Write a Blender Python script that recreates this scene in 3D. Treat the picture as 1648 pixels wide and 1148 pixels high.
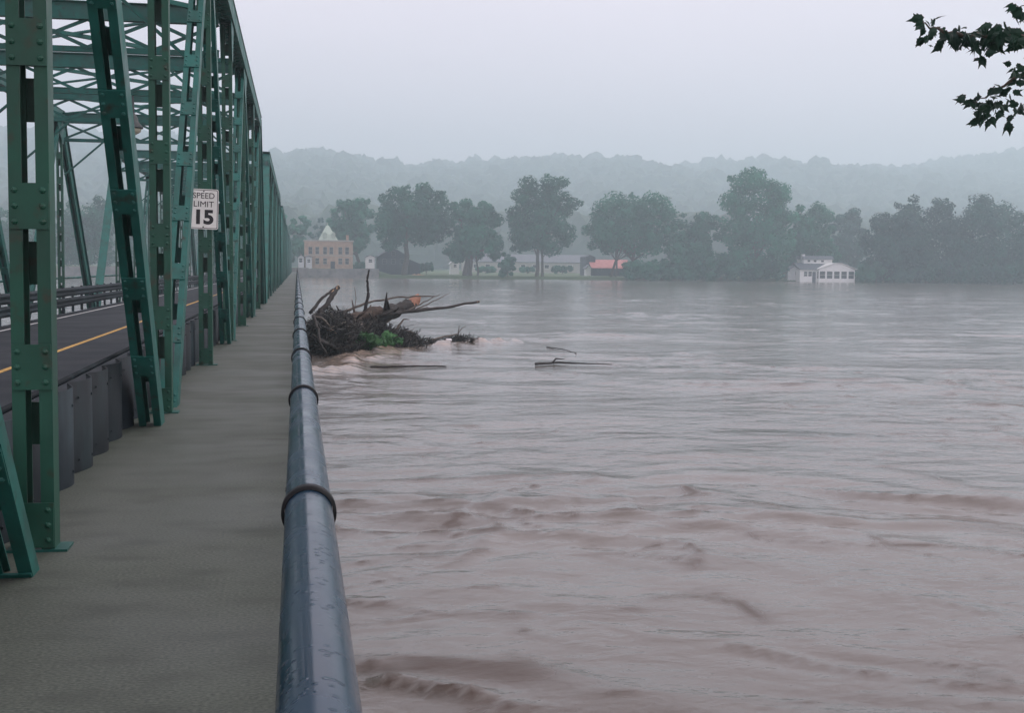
import bpy, math, random
import numpy as np
from mathutils import Vector, Matrix

# ------------------------------------------------------------------ clear
for o in list(bpy.data.objects):
    bpy.data.objects.remove(o)
scene = bpy.context.scene
COL = scene.collection
R = math.radians
rng = np.random.default_rng(7)
random.seed(7)

# ------------------------------------------------------------------ camera
# z = 0 is the footway, the bridge runs along +Y, the river is at WATER
F_PX, W_PX, H_PX = 2000.0, 1648.0, 1148.0
CAM = Vector((0.0, 0.0, 1.6))
WATER = -1.4
ROLL = R(0.6)
vy = Vector(((478 - 824) / F_PX, (574 - 428) / F_PX, -1.0)).normalized()
hx = Vector((math.cos(ROLL), -math.sin(ROLL), 0))
vx = (hx - hx.dot(vy) * vy).normalized()
vz = vx.cross(vy)
W2C = Matrix((vx, vy, vz)).transposed()          # columns = world axes seen in camera space
C2W = W2C.transposed()
cam_data = bpy.data.cameras.new('camera')
cam_data.sensor_width = 36.0
cam_data.lens = 36.0 * F_PX / W_PX
cam_data.clip_start = 0.05
cam_data.clip_end = 6000
cam = bpy.data.objects.new('camera', cam_data)
cam.matrix_world = Matrix.Translation(CAM) @ C2W.to_4x4()
COL.objects.link(cam)
scene.camera = cam

# ------------------------------------------------------------------ sky, sun, exposure
SUN_EL, SUN_AZ = R(48), R(75)                    # azimuth clockwise from +Y
world = bpy.data.worlds.new('World')
scene.world = world
world.use_nodes = True
nt = world.node_tree
nt.nodes.clear()
sky = nt.nodes.new('ShaderNodeTexSky')
sky.sky_type = 'NISHITA'
sky.sun_disc = False
sky.sun_elevation = SUN_EL
sky.sun_rotation = SUN_AZ
sky.air_density = 1.0
sky.dust_density = 6.0
sky.ozone_density = 1.0
tc = nt.nodes.new('ShaderNodeTexCoord')
mp = nt.nodes.new('ShaderNodeMapping')
mp.inputs['Scale'].default_value = (1.0, 1.0, 3.5)
cn = nt.nodes.new('ShaderNodeTexNoise')
cn.inputs['Scale'].default_value = 2.2
cn.inputs['Detail'].default_value = 5
cr = nt.nodes.new('ShaderNodeValToRGB')
cr.color_ramp.elements[0].position = 0.3
cr.color_ramp.elements[0].color = (9.6, 8.2, 9.2, 1)
cr.color_ramp.elements[1].position = 0.7
cr.color_ramp.elements[1].color = (10.8, 9.2, 10.3, 1)
mx = nt.nodes.new('ShaderNodeMixRGB')
mx.inputs[0].default_value = 0.9                  # solid overcast over the clear sky
bg = nt.nodes.new('ShaderNodeBackground')
bg.inputs['Strength'].default_value = 0.1
wo = nt.nodes.new('ShaderNodeOutputWorld')
L = nt.links.new
L(tc.outputs['Generated'], mp.inputs['Vector'])
L(mp.outputs['Vector'], cn.inputs['Vector'])
L(cn.outputs['Fac'], cr.inputs['Fac'])
L(sky.outputs['Color'], mx.inputs[1])
L(cr.outputs['Color'], mx.inputs[2])
L(mx.outputs['Color'], bg.inputs['Color'])
L(bg.outputs['Background'], wo.inputs['Surface'])

sl = bpy.data.lights.new('sun', 'SUN')
sl.energy = 0.9
sl.angle = R(35)
sl.color = (1.0, 0.97, 0.92)
sun = bpy.data.objects.new('sun', sl)
sd = Vector((math.sin(SUN_AZ) * math.cos(SUN_EL), math.cos(SUN_AZ) * math.cos(SUN_EL), math.sin(SUN_EL)))
sun.rotation_euler = sd.to_track_quat('Z', 'Y').to_euler()
COL.objects.link(sun)

vs = scene.view_settings
vs.view_transform = 'Standard'
vs.look = 'None'
vs.gamma = 1.0
vs.use_curve_mapping = False
vs.exposure = 0.32

# ------------------------------------------------------------------ pixel -> place helpers (photo pixels, layout only)
def ray(px, py):
    return C2W @ Vector(((px - 824) / F_PX, (574 - py) / F_PX, -1.0))
def at(px, py, Y):
    d = ray(px, py)
    return CAM + d * (Y / d.y)
def wat(px, py, z=WATER):
    d = ray(px, py)
    return CAM + d * ((z - CAM.z) / d.z)

# ------------------------------------------------------------------ materials
MATS = {}
def mat(name, c1, c2=None, rough=0.6, scale=3.0, stretch=(1, 1, 1), bump=0.0, bscale=40.0, metallic=0.0,
        spec=0.5, detail=5, lo=0.35, hi=0.65, dist=0.01, rough2=None, rscale=None, objrand=0.0, c3=None, c3scale=None, c3lo=.6, c3hi=.7):
    m = bpy.data.materials.new(name)
    m.use_nodes = True
    n = m.node_tree.nodes
    l = m.node_tree.links.new
    b = n['Principled BSDF']
    b.inputs['Roughness'].default_value = rough
    b.inputs['Metallic'].default_value = metallic
    b.inputs['Specular IOR Level'].default_value = spec
    g = n.new('ShaderNodeNewGeometry')
    mpn = n.new('ShaderNodeMapping')
    mpn.inputs['Scale'].default_value = stretch
    l(g.outputs['Position'], mpn.inputs['Vector'])
    col = None
    if c2 is not None:
        t = n.new('ShaderNodeTexNoise')
        t.inputs['Scale'].default_value = scale
        t.inputs['Detail'].default_value = detail
        l(mpn.outputs['Vector'], t.inputs['Vector'])
        rp = n.new('ShaderNodeValToRGB')
        rp.color_ramp.elements[0].position = lo
        rp.color_ramp.elements[0].color = (*c1, 1)
        rp.color_ramp.elements[1].position = hi
        rp.color_ramp.elements[1].color = (*c2, 1)
        l(t.outputs['Fac'], rp.inputs['Fac'])
        col = rp.outputs['Color']
        if rough2 is not None:
            mr = n.new('ShaderNodeMapRange')
            t2 = n.new('ShaderNodeTexNoise')
            t2.inputs['Scale'].default_value = rscale or scale
            l(mpn.outputs['Vector'], t2.inputs['Vector'])
            mr.inputs['From Min'].default_value = .35
            mr.inputs['From Max'].default_value = .65
            mr.inputs['To Min'].default_value = rough
            mr.inputs['To Max'].default_value = rough2
            l(t2.outputs['Fac'], mr.inputs['Value'])
            l(mr.outputs['Result'], b.inputs['Roughness'])
    if c3 is not None:
        t3 = n.new('ShaderNodeTexNoise')
        t3.inputs['Scale'].default_value = c3scale
        t3.inputs['Detail'].default_value = 6
        l(mpn.outputs['Vector'], t3.inputs['Vector'])
        mr3 = n.new('ShaderNodeMapRange')
        mr3.inputs['From Min'].default_value = c3lo
        mr3.inputs['From Max'].default_value = c3hi
        l(t3.outputs['Fac'], mr3.inputs['Value'])
        mx3 = n.new('ShaderNodeMixRGB')
        l(mr3.outputs['Result'], mx3.inputs[0])
        l(col, mx3.inputs[1])
        mx3.inputs[2].default_value = (*c3, 1)
        col = mx3.outputs['Color']
    if objrand and col is not None:
        oi = n.new('ShaderNodeObjectInfo')
        hs = n.new('ShaderNodeHueSaturation')
        mr = n.new('ShaderNodeMapRange')
        mr.inputs['To Min'].default_value = 1 - objrand
        mr.inputs['To Max'].default_value = 1 + objrand
        l(oi.outputs['Random'], mr.inputs['Value'])
        l(mr.outputs['Result'], hs.inputs['Value'])
        l(col, hs.inputs['Color'])
        col = hs.outputs['Color']
    if col is not None:
        l(col, b.inputs['Base Color'])
    else:
        b.inputs['Base Color'].default_value = (*c1, 1)
    if bump:
        tb = n.new('ShaderNodeTexNoise')
        tb.inputs['Scale'].default_value = bscale
        tb.inputs['Detail'].default_value = 4
        l(mpn.outputs['Vector'], tb.inputs['Vector'])
        bp = n.new('ShaderNodeBump')
        bp.inputs['Strength'].default_value = bump
        bp.inputs['Distance'].default_value = dist
        l(tb.outputs['Fac'], bp.inputs['Height'])
        l(bp.outputs['Normal'], b.inputs['Normal'])
    MATS[name] = m
    return m

def leaf_mat(name, c1, c2, scale, trans=0.25):
    m = bpy.data.materials.new(name)
    m.use_nodes = True
    n = m.node_tree.nodes
    l = m.node_tree.links.new
    b = n['Principled BSDF']
    out = n['Material Output']
    g = n.new('ShaderNodeNewGeometry')
    t = n.new('ShaderNodeTexNoise')
    t.inputs['Scale'].default_value = scale
    t.inputs['Detail'].default_value = 4
    l(g.outputs['Position'], t.inputs['Vector'])
    rp = n.new('ShaderNodeValToRGB')
    rp.color_ramp.elements[0].position = .35
    rp.color_ramp.elements[0].color = (*c1, 1)
    rp.color_ramp.elements[1].position = .65
    rp.color_ramp.elements[1].color = (*c2, 1)
    l(t.outputs['Fac'], rp.inputs['Fac'])
    oi = n.new('ShaderNodeObjectInfo')
    hs = n.new('ShaderNodeHueSaturation')
    mr = n.new('ShaderNodeMapRange')
    mr.inputs['To Min'].default_value = .75
    mr.inputs['To Max'].default_value = 1.25
    l(oi.outputs['Random'], mr.inputs['Value'])
    l(mr.outputs['Result'], hs.inputs['Value'])
    l(rp.outputs['Color'], hs.inputs['Color'])
    l(hs.outputs['Color'], b.inputs['Base Color'])
    b.inputs['Roughness'].default_value = .6
    b.inputs['Specular IOR Level'].default_value = .3
    tr = n.new('ShaderNodeBsdfTranslucent')
    l(hs.outputs['Color'], tr.inputs['Color'])
    ms = n.new('ShaderNodeMixShader')
    ms.inputs[0].default_value = trans
    l(b.outputs['BSDF'], ms.inputs[1])
    l(tr.outputs['BSDF'], ms.inputs[2])
    l(ms.outputs['Shader'], out.inputs['Surface'])
    MATS[name] = m
    return m

mat('green_steel', (.003, .076, .060), (.008, .130, .106), rough=.40, scale=3.0, bump=.15, bscale=60, dist=.004,
    rough2=.65, c3=(.030, .028, .018), c3scale=9.0, c3lo=.58, c3hi=.80)
mat('warm_lit_post', (.004, .058, .034), (.010, .092, .056), rough=.45, scale=2.5, bump=.15, bscale=60, dist=.004,  # same steel; olive shift paints in the warm light on the posts' front faces
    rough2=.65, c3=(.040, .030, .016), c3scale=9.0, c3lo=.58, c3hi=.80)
mat('concrete', (.040, .052, .040), (.098, .112, .088), rough=.5, scale=70, bump=.6, bscale=55, stretch=(.8, 1.3, 1), detail=3, lo=.36, hi=.64,
    dist=.004, rough2=.75, rscale=.8, c3=(.040, .049, .038), c3scale=3.2, c3lo=.50, c3hi=.82)
mat('asphalt', (.005, .008, .012), (.010, .014, .019), spec=.15, rough=.6, scale=.8, bump=.5, bscale=90, dist=.004, rough2=.7)
mat('galvanised', (.003, .009, .013), (.032, .054, .060), spec=.2, rough=.6, scale=3.5, stretch=(1, 1, .35), metallic=.0, lo=.42, hi=.72,
    bump=.15, bscale=30, rough2=.65, objrand=.55, c3=(.009, .014, .018), c3scale=2.6, c3lo=.38, c3hi=.55)
mat('yellow_paint', (.44, .24, .03), (.58, .34, .05), rough=.65, scale=6, c3=(.03, .028, .022), c3scale=14, c3lo=.56, c3hi=.70)
mat('white_paint', (.45, .46, .45), (.6, .6, .58), rough=.6, scale=8)
mat('black_rubber', (.004, .005, .006), rough=.6, spec=.25)
mat('sign_white', (.80, .82, .76), (.88, .90, .84), rough=.45, scale=6)
mat('sign_black', (.012, .012, .014), rough=.5)
mat('bark', (.045, .035, .026), (.085, .068, .05), rough=.9, scale=3, bump=.5, bscale=9, dist=.05)
mat('wet_bark', (.009, .007, .006), (.03, .022, .017), rough=.6, scale=5, bump=1.0, bscale=10, dist=.06, rough2=.85, stretch=(.5, 1, 1.6))
mat('brown_bark', (.035, .022, .015), (.085, .055, .038), rough=.8, scale=5, bump=1.0, bscale=9, dist=.06, stretch=(.5, 1, 2))
mat('raw_wood', (.24, .10, .060), (.36, .18, .105), rough=.7, scale=12, bump=.3, bscale=30)
mat('pale_wood', (.36, .23, .13), (.52, .36, .22), rough=.7, scale=9, bump=.3, bscale=30)
mat('grey_wood', (.06, .048, .038), (.12, .10, .08), rough=.75, scale=7, bump=.4, bscale=20, dist=.02)
mat('tangle', (.005, .0045, .004), (.018, .014, .011), rough=.7, scale=6)
mat('brick', (.36, .24, .17), (.48, .34, .24), rough=.85, scale=1.2, bump=.2, bscale=6)
mat('stone_trim', (.36, .35, .31), (.45, .44, .39), rough=.8, scale=3)
mat('copper_green', (.36, .45, .36), (.45, .53, .44), rough=.6, scale=1.5)
mat('stone_wall', (.13, .13, .125), (.24, .23, .22), rough=.9, scale=.8, bump=.5, bscale=2, dist=.1)
mat('white_siding', (.80, .80, .77), (.86, .86, .83), rough=.6, scale=1.2)
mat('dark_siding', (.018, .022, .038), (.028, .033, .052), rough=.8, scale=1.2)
mat('slate_roof', (.045, .055, .075), (.085, .10, .125), rough=.7, scale=2)
mat('red_roof', (.46, .15, .14), (.56, .22, .20), rough=.55, scale=1.2)
mat('pale_wall', (.52, .53, .53), (.62, .63, .63), rough=.7, scale=1.1)
mat('grey_roof', (.09, .10, .115), (.14, .15, .17), rough=.7, scale=1.5)
mat('glass', (.02, .025, .03), rough=.08)
mat('tan_mound', (.40, .22, .12), (.50, .30, .17), rough=.9, scale=1.0, bump=.6, bscale=2, dist=.1)
mat('ground', (.05, .085, .035), (.085, .13, .05), rough=.95, scale=.15, bump=.4, bscale=1.5, dist=.2)
mat('river_mud', (.12, .085, .06), (.17, .12, .085), rough=.9, scale=.2)
mat('hill_soil', (.03, .05, .025), (.05, .075, .035), rough=.95, scale=.05)
mat('stone_pier', (.20, .185, .165), (.30, .28, .25), rough=.9, scale=1.2, bump=.5, bscale=4, dist=.04)
mat('lamp_metal', (.09, .10, .10), rough=.5, metallic=.5)
mat('lamp_glass', (.62, .58, .44), rough=.25)
mat('plastic_white', (.8, .8, .8), rough=.4)
leaf_mat('leaf_far', (.003, .080, .050), (.022, .20, .118), .22, .35)
leaf_mat('leaf_dark', (.002, .040, .036), (.010, .10, .072), .25)
leaf_mat('leaf_hill', (.018, .042, .022), (.04, .08, .035), .06, .1)
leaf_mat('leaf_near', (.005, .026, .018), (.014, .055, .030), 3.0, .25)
leaf_mat('leaf_debris', (.03, .11, .035), (.07, .20, .06), 3.0, .2)

# pipe handrail: dark blue paint, wet, beaded with drops
def pipe_mat():
    m = mat('wet_blue_paint', (.004, .021, .043), (.008, .034, .064), rough=.16, scale=5, rough2=.30)
    n = m.node_tree.nodes
    l = m.node_tree.links.new
    b = n['Principled BSDF']
    b.inputs['Specular IOR Level'].default_value = .38
    b.inputs['Coat Roughness'].default_value = .12
    g = n.new('ShaderNodeNewGeometry')
    v = n.new('ShaderNodeTexVoronoi')
    v.inputs['Scale'].default_value = 55
    l(g.outputs['Position'], v.inputs['Vector'])
    mr = n.new('ShaderNodeMapRange')
    mr.inputs['From Min'].default_value = .18
    mr.inputs['From Max'].default_value = .34
    mr.inputs['To Min'].default_value = 1
    mr.inputs['To Max'].default_value = 0
    l(v.outputs['Distance'], mr.inputs['Value'])
    t = n.new('ShaderNodeTexNoise')
    t.inputs['Scale'].default_value = 9
    l(g.outputs['Position'], t.inputs['Vector'])
    m2 = n.new('ShaderNodeMapRange')
    m2.inputs['From Min'].default_value = .45
    m2.inputs['From Max'].default_value = .6
    l(t.outputs['Fac'], m2.inputs['Value'])
    mu = n.new('ShaderNodeMath')
    mu.operation = 'MULTIPLY'
    l(mr.outputs['Result'], mu.inputs[0])
    l(m2.outputs['Result'], mu.inputs[1])
    bp = n.new('ShaderNodeBump')
    bp.inputs['Strength'].default_value = .55
    bp.inputs['Distance'].default_value = .003
    l(mu.outputs['Value'], bp.inputs['Height'])
    l(bp.outputs['Normal'], b.inputs['Normal'])
    l(bp.outputs['Normal'], b.inputs['Coat Normal'])
pipe_mat()

def water_mat():
    m = bpy.data.materials.new('muddy_water')
    m.use_nodes = True
    n = m.node_tree.nodes
    l = m.node_tree.links.new
    b = n['Principled BSDF']
    b.inputs['Roughness'].default_value = .10
    b.inputs['IOR'].default_value = 1.33
    g = n.new('ShaderNodeNewGeometry')
    def noise(scale, stretch, detail=4, dstn=0.0):
        mpn = n.new('ShaderNodeMapping')
        mpn.inputs['Scale'].default_value = stretch
        mpn.inputs['Rotation'].default_value = (0, 0, R(-7))
        l(g.outputs['Position'], mpn.inputs['Vector'])
        t = n.new('ShaderNodeTexNoise')
        t.inputs['Scale'].default_value = scale
        t.inputs['Detail'].default_value = detail
        t.inputs['Distortion'].default_value = dstn
        l(mpn.outputs['Vector'], t.inputs['Vector'])
        return t.outputs['Fac']
    rp = n.new('ShaderNodeValToRGB')
    rp.color_ramp.elements[0].position = .3
    rp.color_ramp.elements[0].color = (.130, .116, .100, 1)
    rp.color_ramp.elements[1].position = .7
    rp.color_ramp.elements[1].color = (.180, .162, .142, 1)
    l(noise(.25, (.5, 1, 1), 5, .6), rp.inputs['Fac'])
    at_ = n.new('ShaderNodeAttribute')
    at_.attribute_name = 'silt'
    mxs = n.new('ShaderNodeMixRGB')
    mxs.inputs[2].default_value = (.078, .053, .038, 1)
    l(at_.outputs['Fac'], mxs.inputs[0])
    l(rp.outputs['Color'], mxs.inputs[1])
    af_ = n.new('ShaderNodeAttribute')
    af_.attribute_name = 'froth'
    fm = n.new('ShaderNodeMath')
    fm.operation = 'MULTIPLY'
    fr = n.new('ShaderNodeMapRange')
    fr.inputs['From Min'].default_value = .35
    fr.inputs['From Max'].default_value = .6
    l(noise(3.2, (.7, 1, 1), 6, .5), fr.inputs['Value'])
    l(fr.outputs['Result'], fm.inputs[0])
    l(af_.outputs['Fac'], fm.inputs[1])
    mxf = n.new('ShaderNodeMixRGB')
    mxf.inputs[2].default_value = (.43, .325, .25, 1)
    l(fm.outputs['Value'], mxf.inputs[0])
    l(mxs.outputs['Color'], mxf.inputs[1])
    l(mxf.outputs['Color'], b.inputs['Base Color'])
    rr_ = n.new('ShaderNodeMapRange')
    rr_.inputs['To Min'].default_value = .10
    rr_.inputs['To Max'].default_value = .45
    l(at_.outputs['Fac'], rr_.inputs['Value'])
    l(rr_.outputs['Result'], b.inputs['Roughness'])
    prev = None
    for sc, st, s, d in ((.6, (.7, 1, 1), .5, .17), (2.2, (.65, 1, 1), .45, .055), (7, (.7, 1, 1), .4, .018), (21, (.8, 1, 1), .3, .006)):
        bp = n.new('ShaderNodeBump')
        bp.inputs['Strength'].default_value = s
        bp.inputs['Distance'].default_value = d
        l(noise(sc, st, 4, .5), bp.inputs['Height'])
        if prev:
            l(prev, bp.inputs['Normal'])
        prev = bp.outputs['Normal']
    l(prev, b.inputs['Normal'])
    MATS['muddy_water'] = m
water_mat()

# ------------------------------------------------------------------ object helpers
def link(o, parent=None):
    COL.objects.link(o)
    if parent is not None:
        o.parent = parent
    return o
def tag(o, label=None, cat=None, group=None, kind=None):
    if label: o['label'] = label
    if cat: o['category'] = cat
    if group: o['group'] = group
    if kind: o['kind'] = kind
    return o
def empty(name, loc=(0, 0, 0), label=None, cat=None, group=None):
    o = bpy.data.objects.new(name, None)
    o.location = loc
    o.empty_display_size = .3
    link(o)
    return tag(o, label, cat, group)
def obj(name, me, parent=None, loc=(0, 0, 0), rot=(0, 0, 0)):
    o = bpy.data.objects.new(name, me)
    o.location = loc
    o.rotation_euler = rot
    return link(o, parent)
def copy_tree(o, parent=None):
    c = o.copy()
    link(c, parent)
    for ch in o.children:
        copy_tree(ch, c)
    return c

class MB:
    def __init__(s):
        s.v, s.f = [], []
    def add(s, vs, fs):
        k = len(s.v)
        s.v += [tuple(p) for p in vs]
        s.f += [tuple(i + k for i in f) for f in fs]
        return s
    def box(s, a, b):
        x0, y0, z0 = a
        x1, y1, z1 = b
        return s.add([(x0, y0, z0), (x1, y0, z0), (x1, y1, z0), (x0, y1, z0), (x0, y0, z1), (x1, y0, z1), (x1, y1, z1), (x0, y1, z1)],
                     [(0, 3, 2, 1), (4, 5, 6, 7), (0, 1, 5, 4), (1, 2, 6, 5), (2, 3, 7, 6), (3, 0, 4, 7)])
    def bar(s, p0, p1, w, h, up=(0, 0, 1)):
        p0, p1 = Vector(p0), Vector(p1)
        t = (p1 - p0).normalized()
        u = t.cross(Vector(up))
        if u.length < 1e-4:
            u = t.cross(Vector((1, 0, 0)))
        u.normalize()
        v = u.cross(t)
        vs_ = []
        for p in (p0, p1):
            for a, b in ((-1, -1), (1, -1), (1, 1), (-1, 1)):
                vs_.append(p + u * (a * w / 2) + v * (b * h / 2))
        return s.add(vs_, [(0, 1, 2, 3), (7, 6, 5, 4), (0, 4, 5, 1), (1, 5, 6, 2), (2, 6, 7, 3), (3, 7, 4, 0)])
    def tube(s, pts, rad, n=8, caps=True):
        pts = [Vector(p) for p in pts]
        if not hasattr(rad, '__len__'):
            rad = [rad] * len(pts)
        k0 = len(s.v)
        t = (pts[1] - pts[0]).normalized()
        ref = Vector((0, 0, 1)) if abs(t.z) < .9 else Vector((1, 0, 0))
        for i, p in enumerate(pts):
            if i == 0: t = pts[1] - pts[0]
            elif i == len(pts) - 1: t = pts[-1] - pts[-2]
            else: t = pts[i + 1] - pts[i - 1]
            t.normalize()
            u = t.cross(ref).normalized()
            v = u.cross(t)
            for j in range(n):
                a = 2 * math.pi * j / n
                s.v.append(tuple(p + (u * math.cos(a) + v * math.sin(a)) * rad[i]))
        for i in range(len(pts) - 1):
            for j in range(n):
                a = k0 + i * n + j
                b = k0 + i * n + (j + 1) % n
                s.f.append((a, b, b + n, a + n))
        if caps:
            s.f.append(tuple(k0 + j for j in range(n))[::-1])
            s.f.append(tuple(k0 + (len(pts) - 1) * n + j for j in range(n)))
        return s
    def prism(s, poly, axis, a, b):
        """poly: 2-D points in the plane normal to axis ('x' -> (y,z), 'y' -> (x,z)), extruded from a to b"""
        n = len(poly)
        if axis == 'x':
            vs_ = [(a, p, q) for p, q in poly] + [(b, p, q) for p, q in poly]
        else:
            vs_ = [(p, a, q) for p, q in poly] + [(p, b, q) for p, q in poly]
        fs = [tuple(range(n)), tuple(range(2 * n - 1, n - 1, -1))]
        fs += [(i, i + n, (i + 1) % n + n, (i + 1) % n) for i in range(n)]
        return s.add(vs_, fs)
    def dome(s, c, r, axis=(0, -1, 0), n=6, h=.7):
        c = Vector(c)
        t = Vector(axis).normalized()
        u = t.cross(Vector((0, 0, 1)))
        if u.length < .1: u = Vector((1, 0, 0))
        u.normalize()
        v = t.cross(u)
        vs_ = []
        for rr, hh in ((1, 0), (.7, .6 * h)):
            for j in range(n):
                a = 2 * math.pi * j / n
                vs_.append(c + (u * math.cos(a) + v * math.sin(a)) * r * rr + t * r * hh)
        vs_.append(c + t * r * h)
        fs = [(j, (j + 1) % n, (j + 1) % n + n, j + n) for j in range(n)]
        fs += [(j + n, (j + 1) % n + n, 2 * n) for j in range(n)]
        return s.add(vs_, fs)
    def mesh(s, name, m, smooth=False):
        me = bpy.data.meshes.new(name)
        me.from_pydata(s.v, [], s.f)
        me.materials.append(MATS[m])
        if smooth:
            me.polygons.foreach_set('use_smooth', [True] * len(me.polygons))
        me.update()
        return me
    def build(s, name, m, parent=None, smooth=False, loc=(0, 0, 0), rot=(0, 0, 0)):
        return obj(name, s.mesh(name, m, smooth), parent, loc, rot)

def fast_mesh(name, verts, faces, m, smooth=False):
    verts = np.asarray(verts, dtype=np.float32)
    faces = np.asarray(faces, dtype=np.int32)
    k = faces.shape[1]
    me = bpy.data.meshes.new(name)
    me.vertices.add(len(verts))
    me.vertices.foreach_set('co', verts.ravel())
    me.loops.add(faces.size)
    me.loops.foreach_set('vertex_index', faces.ravel())
    me.polygons.add(len(faces))
    me.polygons.foreach_set('loop_start', np.arange(0, faces.size, k, dtype=np.int32))
    me.polygons.foreach_set('loop_total', np.full(len(faces), k, dtype=np.int32))
    me.polygons.foreach_set('use_smooth', np.full(len(faces), smooth, dtype=bool))
    me.materials.append(MATS[m])
    me.update(calc_edges=True)
    me.validate()
    return me

# value noise on the plane
def vnoise(x, y, seed):
    def h(i, j):
        a = np.sin(i * 127.1 + j * 311.7 + seed * 74.7) * 43758.5453
        return a - np.floor(a)
    xi, yi = np.floor(x), np.floor(y)
    fx, fy = x - xi, y - yi
    fx = fx * fx * fx * (fx * (fx * 6 - 15) + 10)
    fy = fy * fy * fy * (fy * (fy * 6 - 15) + 10)
    a = h(xi, yi) * (1 - fx) + h(xi + 1, yi) * fx
    b = h(xi, yi + 1) * (1 - fx) + h(xi + 1, yi + 1) * fx
    return (a * (1 - fy) + b * fy) * 2 - 1

# ------------------------------------------------------------------ terrain
SHORE = 331.0
WALL_X = at(604, 440, 333).x
RIDGE_Y = 1900.0
ridge_px = [(-400, 250), (-150, 232), (0, 212), (150, 206), (300, 222), (440, 247), (500, 237), (560, 250), (620, 264), (690, 262), (750, 258),
            (820, 253), (900, 249), (960, 257), (1005, 270), (1050, 271), (1100, 256), (1150, 252), (1250, 263), (1400, 269),
            (1450, 262), (1500, 250), (1560, 246), (1600, 235), (1650, 242), (1800, 225), (2200, 235)]
rp_ = [at(px, py, RIDGE_Y) for px, py in ridge_px]
rx_ = np.array([p.x for p in rp_])
rz_ = np.array([p.z for p in rp_]) - 37.0
def terrain(x, y):
    x = np.asarray(x, float)
    y = np.asarray(y, float)
    ridge = np.interp(x, rx_, rz_)
    t = np.clip((y - 620) / (RIDGE_Y - 620), 0, 1)
    s = t * t * (3 - 2 * t)
    s = np.where(y > RIDGE_Y, 1 - .25 * np.clip((y - RIDGE_Y) / 300, 0, 1), s)
    bank = np.where(x < WALL_X, .95, -.55 + .8 * np.clip((y - 340) / 120, 0, 1))
    far = bank + s * (ridge - bank) + 2.5 * vnoise(x / 60, y / 60, 3) * t
    z = np.where(y < 2, -.75 - .4 * np.clip(y / 2 + 1, 0, 1), np.where(y < 5, -1.15 - (y - 2) / 3 * 3.5, -5.5))
    sh = np.where(x < WALL_X, SHORE + 1.2, SHORE)
    e = np.clip((y - (sh - 5)) / 5.5, 0, 1)
    z = np.where(y > sh - 5, -5.5 * (1 - e) + far * e, z)
    return z
xs = np.concatenate([np.arange(-1500, -60, 20), np.arange(-60, 260, 5.0), np.arange(260, 2301, 24)])
ys = np.concatenate([np.array([-90, -50, -20, -5, 0, 1, 2, 3, 4, 5, 8, 50, 150, 250, 320, 326, 328, 329.5, 331, 331.5, 332, 334, 337]),
                     np.arange(342, 480, 8.0), np.arange(480, 2260, 26.0)])
X, Y = np.meshgrid(xs, ys)
Z = terrain(X, Y)
idx = np.arange(X.size).reshape(X.shape)
quads = np.stack([idx[:-1, :-1], idx[:-1, 1:], idx[1:, 1:], idx[1:, :-1]], -1).reshape(-1, 4)
g = obj('ground', fast_mesh('ground', np.stack([X, Y, Z], -1).reshape(-1, 3), quads, 'ground', True))
tag(g, kind='structure')

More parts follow.
